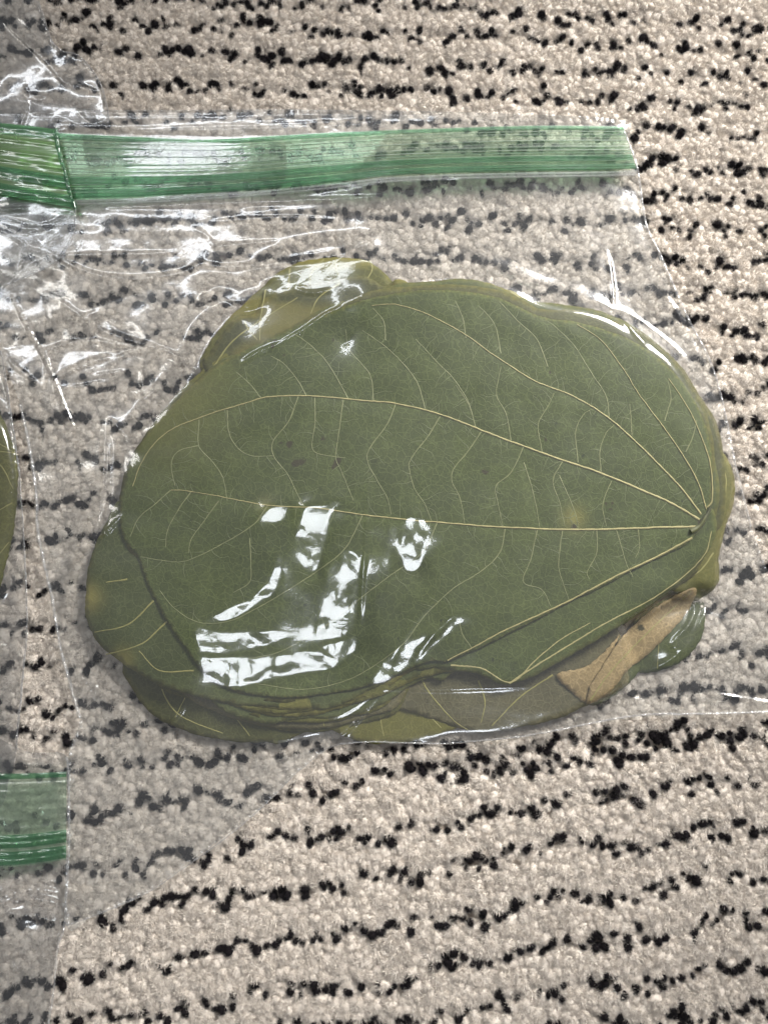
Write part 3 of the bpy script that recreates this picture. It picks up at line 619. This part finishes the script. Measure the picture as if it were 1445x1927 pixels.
for k, (nm, outl, lv, mat, lab, veins) in enumerate(LEAVES):
    zf = level(lv, k+1)
    if nm in ('fan1', 'fan2', 'fan4'): zf = zf+.08*noise(14, 60, 60+k)
    zf = np.minimum(zf+.09*noise(18, 18, 500+k), ZTOP-.34-(1-lv)*1.5-.10*np.abs(noise(22, 22, 540+k)))
    V, T, S, A = leaf_mesh(outl, zf)
    me = mesh_np('leaf', V, tris=T, quads=S)
    yl = np.zeros(len(A))
    if nm == 'left': yl = .8*bulge(A, (163, 1125), 26)+.5*bulge(A, (232, 1240), 22)
    if nm == 'mid': yl = .15+.0*yl
    if nm in ('back1', 'back2'): yl = .35*np.clip(noise(30, 12, 7)[np.clip(((A[:, 1]-GY[0])/ST).astype(int), 0, X.shape[0]-1), np.clip(((A[:, 0]-GX[0])/ST).astype(int), 0, X.shape[1]-1)], 0, 1)
    if nm in ('rim2', 'fan1', 'fan2', 'rim1'): yl = yl+.12
    if nm == 'inner': yl = np.clip(yl*1.6, 0, .7)
    dr = np.full(len(A), 99.0)
    for q in spline(outl, 5, True): dr = np.minimum(dr, np.hypot(A[:, 0]-q[0], A[:, 1]-q[1]))
    yl = yl+.35*np.exp(-dr/2.5)
    add_attr(me, 'yellowing', np.r_[yl, yl]); add_attr(me, 'spot', np.zeros(2*len(A)))
    o = link('leaf', me, mat); tag(o, lab, 'leaf', G_LEAF)
    for v in veins: vein(v, zf, 3.2, 1.6, M_VEINO if mat is not ML_TOP else M_VEIN, o, h=.1)

# the big leaf on top
V_A = [(1313, 991), (1200, 995), (1100, 997), (1000, 995), (900, 991), (820, 983), (700, 971), (600, 957), (500, 950), (470, 945), (360, 925), (322, 922)]
V_B = [(1316, 978), (1250, 942), (1150, 900), (1050, 865), (950, 828), (850, 788), (760, 764), (700, 757), (600, 747), (560, 745), (500, 748), (440, 766), (400, 778), (340, 800), (300, 826), (268, 868), (250, 915)]
V_C = [(1318, 968), (1280, 918), (1220, 855), (1150, 788), (1080, 745), (1000, 712), (930, 668), (870, 625), (800, 588), (745, 572), (700, 575)]
V_D = [(1328, 958), (1310, 900), (1260, 820), (1200, 738), (1170, 690), (1130, 640), (1085, 610)]
V_D2 = [(1344, 940), (1342, 880), (1328, 830), (1300, 770), (1262, 712)]
SEC = [  # branches one can follow, each a part
 [(950, 995), (940, 1040), (905, 1075), (850, 1110), (800, 1160), (760, 1212), (700, 1258), (640, 1286), (570, 1298), (500, 1290), (440, 1275)],
 [(822, 985), (795, 1040), (730, 1085), (660, 1140), (600, 1185), (530, 1225), (470, 1240)],
 [(682, 970), (650, 1030), (600, 1070), (540, 1110), (480, 1145), (430, 1168), (375, 1170), (330, 1145), (300, 1110)],
 [(505, 950), (480, 985), (440, 1012), (400, 1034), (350, 1056), (310, 1055), (265, 1048)],
 [(412, 942), (385, 980), (360, 1015), (355, 1040)], [(322, 922), (290, 950), (262, 975), (245, 1010)], [(360, 925), (335, 960), (315, 1000), (312, 1030)],
 [(745, 758), (728, 800), (695, 845), (692, 870), (710, 905), (730, 940), (736, 968)],
 [(828, 784), (805, 820), (775, 860), (770, 880), (780, 920), (800, 950), (812, 980)],
 [(905, 812), (880, 850), (855, 880), (850, 905), (866, 940), (874, 985)],
 [(985, 840), (960, 890), (932, 915), (935, 945), (946, 992)],
 [(646, 752), (640, 800), (632, 860), (642, 885), (665, 942)], [(592, 748), (592, 800), (586, 842), (605, 856), (650, 862)],
 [(562, 745), (545, 790), (515, 830), (516, 858), (540, 890), (560, 930), (572, 955)],
 [(428, 772), (430, 810), (445, 840), (472, 858), (515, 858)], [(375, 790), (374, 838), (400, 868), (420, 900), (428, 942)], [(374, 838), (335, 850), (322, 875), (330, 915)],
 [(655, 750), (635, 715), (605, 670), (565, 635), (540, 625)], [(577, 746), (560, 715), (535, 685), (510, 670)], [(492, 750), (470, 722), (445, 700)],
 [(703, 756), (698, 710), (680, 685), (655, 655), (650, 620)], [(800, 770), (785, 720), (755, 680), (720, 648), (682, 622)],
 [(895, 805), (880, 755), (850, 710), (820, 680), (782, 638)], [(895, 805), (882, 762), (858, 725)], [(962, 835), (952, 780), (935, 745), (938, 715), (942, 690)],
 [(1020, 855), (1012, 800), (1030, 765), (1042, 740)], [(1087, 870), (1083, 815), (1098, 780), (1120, 768)], [(1130, 890), (1128, 850), (1140, 815), (1155, 800)],
 [(1145, 785), (1138, 745), (1110, 700), (1080, 650), (1045, 615), (1030, 605)], [(1030, 690), (1010, 640), (970, 600), (940, 568)], [(942, 665), (930, 610), (900, 575)], [(876, 636), (870, 600), (856, 566)],
 [(1188, 818), (1186, 780), (1184, 760)], [(1250, 792), (1262, 750), (1256, 715)], [(1290, 850), (1304, 820), (1310, 790)], [(725, 640), (722, 605), (702, 580)],
 [(1058, 998), (1052, 1050), (1055, 1080), (1070, 1128)], [(1010, 998), (1000, 1050), (985, 1095), (1020, 1110), (1035, 1140)], [(1122, 997), (1122, 1040), (1105, 1075), (1108, 1090)],
 [(862, 1165), (870, 1195), (888, 1220)], [(1160, 1000), (1178, 1060), (1190, 1085)], [(1200, 995), (1202, 1030), (1195, 1050)], [(985, 870), (1005, 940), (1015, 993)], [(1052, 895), (1080, 960), (1088, 995)], [(1150, 905), (1134, 950), (1140, 990)],
 [(1060, 865), (1040, 905), (1052, 945), (1062, 990)], [(470, 1012), (472, 1060), (470, 1095), (440, 1115)],
]
QZ = np.zeros(X.shape)
for v in [V_A, V_B, V_C, V_D]+SEC:
    D, _, _, sl = seg_dist(spline(v, 10)); QZ[sl] = np.maximum(QZ[sl], np.exp(-D[sl]/9.0))
ZTOP = np.minimum(ZTOP-.30*blur(QZ, 2)+.05*noise(13, 13, 300)+.06, FLOOR-.30)
V, T, S, A = leaf_mesh(MAIN, ZTOP, 6.0)
me = mesh_np('leaf', V, tris=T, quads=S)
sp = np.zeros(len(A))
for c, r, s in (((545, 836), 9, 1), ((528, 833), 5, 1), ((556, 872), 12, .9), ((570, 868), 11, .7), ((636, 868), 10, 1), ((628, 878), 7, 1), ((608, 826), 8, .8), ((912, 888), 9, 1),
                ((1140, 945), 5, 1), ((1148, 957), 6, 1), ((1153, 946), 5, .9), ((1079, 992), 8, 1.2), ((476, 954), 6, 1.2), ((513, 652), 8, .9), ((520, 640), 5, .8), ((535, 668), 6, .8), ((628, 640), 7, .7), ((1024, 826), 6, .8), ((1034, 700), 5, .9), ((918, 1160), 8, .5), ((1322, 985), 13, 1.2)):
    sp += s*bulge(A, c, r*.72)*1.4
yl = .42*smooth01(1-(A[:, 0]-250)/260)*smooth01(1-(A[:, 1]-640)/330)+.45*bulge(A, (1080, 975), 22)+.2*bulge(A, (500, 950), 16)
dr = np.full(len(A), 99.0)
for q in spline(MAIN, 6, True): dr = np.minimum(dr, np.hypot(A[:, 0]-q[0], A[:, 1]-q[1]))
yl += .35*np.exp(-dr/1.6)
add_attr(me, 'yellowing', np.r_[yl, yl]); add_attr(me, 'spot', np.clip(np.r_[sp, sp], 0, 1))
big = link('leaf', me, ML_TOP); tag(big, 'large heart shaped grey green leaf with pale veins on top of the pile', 'leaf', G_LEAF)
for v, a, b in ((V_A, 4.6, 1.5), (V_B, 4.8, 1.7), (V_C, 3.9, 1.5), (V_D, 2.9, 1.3), ([(1330, 955)]+[(x-5, y) for x, y in V_D2], 3.2, 1.4)):
    vein(v, ZTOP, a, b, M_VEIN, big, h=.30)
vein([(1302, 1012), (1240, 1045), (1150, 1089), (1075, 1128), (1000, 1164), (950, 1187), (900, 1213), (842, 1243)], ZTOP, 4.0, 2.4, M_VEIN, big, h=.25)
rr = random.Random(3)
for v in SEC: vein(v, ZTOP, 2.3, 1.25, M_VEINF, big, h=.12)
net = []
mains = [spline(v, 14) for v in (V_A, V_B, V_C, V_D)]+[spline(v, 14) for v in SEC]
for C in mains:
    for i in range(1, len(C)-1):
        if rr.random() < .55:
            d = C[i+1]-C[i-1]; d /= np.linalg.norm(d); s = rr.choice((-1, 1)); a = rr.uniform(1.0, 1.9)*s
            D = np.array([d[0]*math.cos(a)-d[1]*math.sin(a), d[0]*math.sin(a)+d[1]*math.cos(a)]); p = C[i].copy(); L = [tuple(p)]
            for k in range(rr.randint(2, 4)):
                b = rr.uniform(-.55, .55); D = np.array([D[0]*math.cos(b)-D[1]*math.sin(b), D[0]*math.sin(b)+D[1]*math.cos(b)])
                p = p+D*rr.uniform(6, 13); L.append(tuple(p))
            L = np.array(L)
            if inside(spline(MAIN, 10, True), L[:, 0], L[:, 1]).all(): net.append(L)
vn = vein_set(net, ZTOP, 1.4, .6, M_VEINN, big, h=.06); vn['kind'] = 'stuff'
# stalk stub at the base
st = vein([(1300, 1000), (1316, 990), (1328, 972), (1336, 955)], ZTOP+.15, 12, 6, plain('stalk', (.07, .075, .03)), big, name='stalk', h=.9)

# tan folded leaf and the green leaf below it
ZT = level(.30, 40)
TAN1 = [(1047, 1270), (1100, 1255), (1135, 1228), (1165, 1196), (1130, 1262), (1112, 1290), (1104, 1323), (1075, 1302)]
TAN2 = [(1104, 1325), (1110, 1292), (1128, 1262), (1160, 1212), (1190, 1178), (1240, 1138), (1308, 1106), (1292, 1152), (1252, 1198), (1218, 1232), (1180, 1262), (1150, 1300), (1126, 1316)]
GRN = [(1180, 1225), (1190, 1262), (1236, 1264), (1290, 1238), (1322, 1192), (1322, 1130), (1290, 1112), (1200, 1160)]
GRN2 = [(1090, 1290), (1108, 1327), (1150, 1312), (1192, 1276), (1208, 1240), (1170, 1200), (1110, 1250)]
def small_leaf(outl, zf, mat, lab, veins=(), grp=G_LEAF, cat='leaf'):
    V, T, S, A = leaf_mesh(outl, zf, 7.0); me = mesh_np('leaf', V, tris=T, quads=S)
    add_attr(me, 'yellowing', np.zeros(2*len(A))); add_attr(me, 'spot', np.r_[(s := bulge(A, (1205, 1180), 10)*.9+.7*bulge(A, (1150, 1230), 9)), s])
    o = link('leaf', me, mat); tag(o, lab, cat, grp)
    for v in veins: vein(v, zf, 2.6, 1.4, M_VEINO, o, h=.1)
    return o
small_leaf(GRN, level(.12, 41), ML_MID, 'green leaf corner showing past the tan folded leaf at the bag edge', [[(1240, 1170), (1238, 1220), (1236, 1258)]])
small_leaf(GRN2, level(.16, 42), ML_MID, 'narrow green leaf sliver under the tip of the tan folded leaf')
tan = small_leaf(TAN2, ZT+.5, ML_TAN, 'tan dried leaf folded to a point at the lower right of the pile', [[(1110, 1318), (1150, 1262), (1200, 1208), (1262, 1150), (1300, 1112)]])
V, T, S, A = leaf_mesh(TAN1, ZT, 7.0); me = mesh_np('folded_half', V, tris=T, quads=S); add_attr(me, 'yellowing', np.zeros(2*len(A))); add_attr(me, 'spot', np.zeros(2*len(A)))
link('folded_half', me, ML_TAN, tan)

# ------------------------------------------------------------------ the film of the bags
def film(name, poly, zf, mat, parent, snap=True):
    P = spline(poly, 4, True) if len(poly) > 8 else np.asarray(poly, float)
    x0, y0 = P.min(0); x1, y1 = P.max(0)
    i0, i1 = max(0, np.searchsorted(GX, x0)-1), np.searchsorted(GX, x1)+1; j0, j1 = max(0, np.searchsorted(GY, y0)-1), np.searchsorted(GY, y1)+1
    xs = X[j0:j1, i0:i1]; ys = Y[j0:j1, i0:i1]; m = inside(P, xs, ys)
    m4 = m[:-1, :-1].astype(int)+m[1:, :-1]+m[:-1, 1:]+m[1:, 1:]
    use = m4 >= 2
    vm = np.zeros(m.shape, bool)
    for a in (slice(None, -1), slice(1, None)):
        for b in (slice(None, -1), slice(1, None)): vm[a, b] |= use
    idx = -np.ones(m.shape, int); idx[vm] = np.arange(vm.sum())
    px = xs[vm].copy(); py = ys[vm].copy()
    outm = ~m[vm]
    # rim points go to the nearest point of the outline
    nb = np.zeros(m.shape, bool); nb[1:-1, 1:-1] = m[1:-1, 1:-1] & ~(m[:-2, 1:-1] & m[2:, 1:-1] & m[1:-1, :-2] & m[1:-1, 2:])
    rim = outm
    Q = np.c_[px[rim], py[rim]]; A0 = P; B0 = np.roll(P, -1, 0); best = np.full(len(Q), 1e9); bq = Q.copy()
    for a, b in zip(A0, B0):
        ab = b-a; t = np.clip(((Q-a)@ab)/((ab**2).sum()+1e-9), 0, 1); c = a+t[:, None]*ab; d = np.hypot(*(Q-c).T); k = d < best
        best[k] = d[k]; bq[k] = c[k]
    px[rim] = bq[:, 0]; py[rim] = bq[:, 1]
    V = at(px, py, samp(zf, px, py)*MM)
    q = np.stack([idx[:-1, :-1], idx[1:, :-1], idx[1:, 1:], idx[:-1, 1:]], -1)[use]
    return link(name, mesh_np(name, V, quads=q), mat, parent)
def edge_dist(poly):
    P = spline(poly, 6, True); m = inside(P, X, Y)
    b = blur(m.astype(float), 10); return m, b
def edge_ridge(H, poly, w, a, bead=0.0):
    P = spline(poly, 8, True); P = np.vstack([P, P[:1]]); D, Aa, run, sl = seg_dist(P)
    amp = a*(1+bead*np.sin(Aa[sl]*.5+2*np.sin(Aa[sl]*.11)))
    H[sl] += amp*np.exp(-(D[sl]/w)**2)
def cord(name, pts, zf, w, mat, parent, lift=.2, h=.5, rough=.0):
    """a welded seam / rib standing on the film"""
    return vein(pts, zf+lift, w, w, mat, parent, name=name, h=h, wob=rough, bead=.55)

# --- main bag
root = empty('zip_bag', tuple(at(700, 1000, 0)))
tag(root, 'large clear zip bag holding the big leaf pile, green zipper strip along its top', 'plastic bag', 'clear zip bags of leaves')
F = np.maximum(F, 1.35)
edge_ridge(F, BAG_R, 3.5, .35, .4)
film('front_film', BAG_R, F, M_FILM, root)
cord('bottom_edge', [(1600, 1332), (1445, 1342), (1300, 1346), (1180, 1352), (1000, 1384), (840, 1400), (640, 1402), (560, 1452), (480, 1530), (380, 1606), (270, 1682), (180, 1722), (126, 1742)], F, 3, M_SEAM, root, .05, .35, 1.5)
backz = .55+.10*noise(30, 30, 51)
film('back_film', BAG_R, backz, M_BACK, root)
# zipper: green strip over the film, its darker tracks, clear lip
def strip(name, top, bot, v0, v1, zf, mat, parent, ribs, lift, nv=60, amp=.16, xcut=None, ph=0):
    a = spline(top, 5); b = spline(bot, 5); n = 260
    ta = np.linspace(0, 1, n); ra = np.stack([np.interp(ta, np.linspace(0, 1, len(a)), a[:, j]) for j in (0, 1)], 1); rb = np.stack([np.interp(ta, np.linspace(0, 1, len(b)), b[:, j]) for j in (0, 1)], 1)
    v = np.linspace(v0, v1, nv)
    P = ra[None]*(1-v[:, None, None])+rb[None]*v[:, None, None]
    prof = np.zeros(nv)
    for c, w, h in ribs: prof += h*np.exp(-((v-c)/w)**2)
    z = samp(zf, P[..., 0], P[..., 1])+lift+amp*prof[:, None]*(1+.25*np.sin(ta*40+ph)[None])+.05*samp(STN, P[..., 0], P[..., 1])
    Vv = at(P[..., 0], P[..., 1], z*MM).reshape(-1, 3)
    q = np.array([(j*n+i, j*n+i+1, (j+1)*n+i+1, (j+1)*n+i) for j in range(nv-1) for i in range(n-1)])[:, ::-1]
    return link(name, mesh_np(name, Vv, quads=q), mat, parent)
STN = noise(80, 8, 71)
RB = [(c, .018, s) for c, s in ((.08, 1), (.13, .6), (.2, .9), (.27, .6), (.34, 1), (.41, .5), (.47, .8), (.55, 1.2), (.61, 1.4), (.67, 1.2), (.73, 1.0), (.79, 1.4), (.85, .8), (.91, 1.3), (.96, 1))]
strip('zipper_strip', ZT1, ZB1, 0, 1, Fs, M_GREEN, root, RB, .45, amp=.55, nv=150)
for k, c in enumerate((.13, .21, .33, .47, .585, .82)): strip('zipper_rib', ZT1, ZB1, c, c+.012, Fs, M_GREEND, root, [(c+.006, .004, 1)], .78, nv=5, amp=.3)
strip('zipper_track', ZT1, ZB1, .015, .10, Fs, M_GREEND, root, [(.05, .03, 1)], .75, nv=8, amp=.3)
strip('zipper_track', ZT1, ZB1, .66, .80, Fs, M_GREEND, root, [(.70, .02, 1), (.76, .02, 1)], .85, nv=16, amp=.4)
strip('zipper_track', ZT1, ZB1, .86, .99, Fs, M_GREEND, root, [(.89, .02, 1), (.95, .02, 1)], .85, nv=16, amp=.4)
strip('zipper_lip', [(x, y+2) for x, y in ZB1], [(x, y+13) for x, y in ZB1], 0, 1, Fs, M_SEAM, root, [(.3, .12, 1), (.75, .12, 1)], .5, nv=14, amp=.5)
cord('side_seam', [(38, 760), (52, 830), (66, 925), (72, 1010), (96, 1120), (118, 1240), (150, 1350)], F, 7, M_SEAM, root, .1, .9, 2.0)
cord('side_seam', [(1165, 226), (1180, 262), (1199, 318), (1215, 420), (1240, 475), (1290, 590), (1345, 705), (1385, 880), (1412, 990)], F, 4, M_SEAM, root, .1, .3)

# --- the bags at the left edge
def side_bag(label, poly, base, creases, facs=None, loc=(0, 800)):
    r_ = empty('zip_bag', tuple(at(loc[0], loc[1], 0))); tag(r_, label, 'plastic bag', 'clear zip bags of leaves')
    H = facets(base, facs, 200+len(creases)) if facs else base.copy()
    for k, (p, w, a, b) in enumerate(creases): ridge(H, p, w, a, b, seed=50+k)
    edge_ridge(H, poly, 3.2, .5, .5)
    film('front_film', poly, H, M_FOLD_SHADE, r_)
    return r_, H
LLEAF = [(-130, 740), (-40, 752), (0, 780), (20, 822), (33, 872), (33, 930), (26, 1000), (12, 1060), (-4, 1112), (-60, 1180), (-130, 1200)]
ml = blur(inside(spline(LLEAF, 8, True), X, Y).astype(float), 22)
HL = 2.6+4.6*smooth01(ml*1.2)+.25*noise(30, 60, 81)+.10*noise(10, 30, 82)
zl = 1.6+3.8*smooth01(ml)+.12*noise(40, 40, 83)
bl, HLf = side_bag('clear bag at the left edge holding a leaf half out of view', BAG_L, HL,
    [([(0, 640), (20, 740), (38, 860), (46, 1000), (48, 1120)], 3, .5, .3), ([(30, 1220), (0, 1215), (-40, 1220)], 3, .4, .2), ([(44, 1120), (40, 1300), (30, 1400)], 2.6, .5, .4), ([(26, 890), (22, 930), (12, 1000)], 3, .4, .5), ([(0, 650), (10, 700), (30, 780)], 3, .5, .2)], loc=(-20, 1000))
cord('side_seam', [(2, 660), (20, 760), (36, 880), (46, 1000), (52, 1120), (50, 1210), (42, 1310), (32, 1410)], HLf, 3.5, M_SEAM, bl, .1, .6, 2.0)
film('back_film', BAG_L, .9+.1*noise(30, 30, 84), M_BACK, bl)
small_leaf(LLEAF, zl, ML_OLIVE, 'olive leaf cut off by the left edge of the photo inside its own bag',
    [[(-60, 800), (0, 835), (34, 856)], [(-60, 860), (-10, 850), (33, 853)], [(-40, 860), (0, 875), (26, 920)], [(-60, 1000), (0, 960), (24, 946)], [(-60, 1080), (-20, 1060), (18, 1020)]], grp='leaves in the left bags')
tsm = blur(inside(spline(BAG_T, 8, True), X, Y).astype(float), 10)
HT = 3.4+1.0*tsm+.35*noise(40, 30, 91)+.10*noise(12, 10, 92)+.9*smooth01(ml)
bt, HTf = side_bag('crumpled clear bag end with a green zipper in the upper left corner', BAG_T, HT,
    [([(0, 32), (40, 72), (90, 118), (125, 155), (180, 172)], 4, 1.0, .1), ([(70, -10), (78, 30), (88, 62), (100, 82)], 3, .8, .3), ([(150, 88), (158, 96), (163, 102)], 3, .8, .3),
     ([(112, 96), (130, 84), (138, 96), (150, 108)], 6, 1.0, 0), ([(184, 150), (196, 180), (204, 225)], 3, .7, .3), ([(0, 0), (60, 52), (112, 100)], 5, .5, 0), ([(50, 165), (52, 200), (42, 235)], 3, .6, .8), ([(60, 178), (85, 182)], 2.6, .5, .2), ([(60, 211), (98, 214)], 2.6, .5, .2),
     ([(150, 200), (165, 215), (178, 226)], 7, .9, .2), ([(0, 432), (35, 450), (60, 470), (108, 480)], 3.2, .7, .1), ([(35, 440), (60, 445), (70, 452)], 4, .7, .2), ([(0, 420), (40, 436), (90, 430)], 3, .4, 0), ([(38, 505), (46, 490), (44, 482)], 3.4, .7, .4), ([(26, 532), (60, 505), (108, 482)], 3.6, .8, .6),
     ([(40, 478), (58, 488)], 3, .6, .2), ([(90, 448), (100, 440)], 3, .6, .4), ([(98, 465), (104, 458)], 3, .6, .4), ([(0, 405), (80, 425), (136, 400)], 3, .4, .2), ([(0, 250), (60, 262), (106, 270)], 2.5, .3, .1)],
    [(TOPL, [([(112, 96), (130, 82), (142, 96), (152, 112), (128, 112)], 1), ([(146, 200), (160, 196), (176, 222), (168, 240), (158, 216)], 1), ([(166, 200), (182, 208), (184, 220), (172, 214)], 1), ([(34, 438), (66, 444), (72, 452), (50, 452)], 1),
      ([(30, 60), (60, 84), (130, 150), (180, 168), (182, 174), (130, 162), (80, 116)], 1), ([(50, 160), (58, 176), (84, 178), (84, 184), (54, 184), (48, 176)], 1), ([(60, 208), (98, 212), (98, 217), (58, 214)], 1), ([(34, 508), (42, 484), (48, 486), (44, 504)], 1)])], loc=(0, 250))
cord('end_seam', [(142, 392), (136, 440), (108, 488), (26, 532)], HTf, 5, M_SEAM, bt, .1, .8, 2.0)
cord('lip_edge', [(72, 0), (104, 84), (150, 104), (186, 150), (203, 205), (203, 232)], HTf, 3, M_SEAM, bt, .1, .6, 1.5)
film('back_film', BAG_T, HT-1.5, M_BACK, bt)
TT = [(-120, 226), (-20, 230), (50, 236), (106, 243)]; TB = [(-120, 350), (-20, 362), (60, 377), (143, 392)]
HTs = blur(HTf, 6)
strip('zipper_strip', TT, TB, 0, 1, HTs, M_GREENY, bt, [(c, .02, 1) for c in (.1, .22, .38, .5, .62, .74, .9)], .5, amp=.3)
strip('zipper_track', TT, TB, .0, .13, HTs, M_GREEND, bt, [(.06, .04, 1)], .85, nv=10, amp=.3)
strip('zipper_track', TT, TB, .60, .76, HTs, M_GREEND, bt, [(.68, .05, 1)], .95, nv=12, amp=.4)
strip('zipper_track', TT, TB, .84, 1.0, HTs, M_GREEND, bt, [(.92, .05, 1)], .95, nv=12, amp=.4)
cord('zipper_end', [(106, 240), (112, 285), (122, 320), (128, 350), (143, 393)], HTs, 8, M_GREEND, bt, .9, .6, 1.5)
BZT = [(-120, 1456), (0, 1456), (60, 1455), (126, 1452)]; BZB = [(-120, 1632), (0, 1632), (60, 1628), (125, 1618)]
HB = 2.0+.30*noise(36, 26, 95)+.09*noise(14, 6, 96)
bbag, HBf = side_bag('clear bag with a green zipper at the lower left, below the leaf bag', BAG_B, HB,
    [([(0, 1720), (50, 1722), (100, 1732)], 4, .8, .1), ([(20, 1700), (60, 1690), (110, 1700)], 6, .7, .2), ([(0, 1690), (60, 1672), (118, 1680)], 6, .6, .2), ([(0, 1660), (70, 1655), (115, 1662)], 5, .5, .1),
     ([(28, 1812), (20, 1830), (10, 1850), (-5, 1870)], 6, 1.0, .1), ([(20, 1840), (30, 1815)], 3, .5, .1), ([(0, 1540), (30, 1590), (55, 1625)], 3, .6, .3), ([(120, 1480), (124, 1560), (118, 1700), (100, 1830)], 3, .7, .6), ([(70, 1560), (78, 1540), (76, 1520)], 3, .5, .2), ([(0, 1450), (60, 1440), (120, 1446)], 3, .3, 0)],
    [(SPOTL, [([(-10, 1672), (40, 1668), (110, 1676), (116, 1690), (70, 1694), (40, 1684), (-10, 1700)], .9), ([(-10, 1712), (60, 1716), (110, 1726), (108, 1736), (50, 1730), (-10, 1728)], .9), ([(-10, 1850), (8, 1836), (12, 1846), (-4, 1876)], .9)])], loc=(0, 1700))
cord('side_seam', [(127, 1424), (128, 1500), (126, 1620), (121, 1745), (108, 1782), (98, 1860), (88, 1960)], HBf, 5, M_SEAM, bbag, .1, .8, 2.0)
film('back_film', BAG_B, .95+.1*noise(30, 30, 97), M_BACK, bbag)
HBs = blur(HBf, 6)
strip('zipper_strip', BZT, BZB, 0, 1, HBs, M_GREEN, bbag, [(c, .015, 1) for c in (.06, .12, .2, .3, .4, .5, .6, .68, .76, .84, .92)], .5, amp=.3)
strip('zipper_track', BZT, BZB, .0, .06, HBs, M_GREEND, bbag, [(.03, .02, 1)], .8, nv=6, amp=.3)
strip('zipper_track', BZT, BZB, .66, .80, HBs, M_GREEND, bbag, [(.70, .02, 1), (.76, .02, 1)], .9, nv=12, amp=.4)
strip('zipper_track', BZT, BZB, .84, .98, HBs, M_GREEND, bbag, [(.88, .02, 1), (.94, .02, 1)], .9, nv=12, amp=.4)
print('meshes', sum(len(m.polygons) for m in bpy.data.meshes))
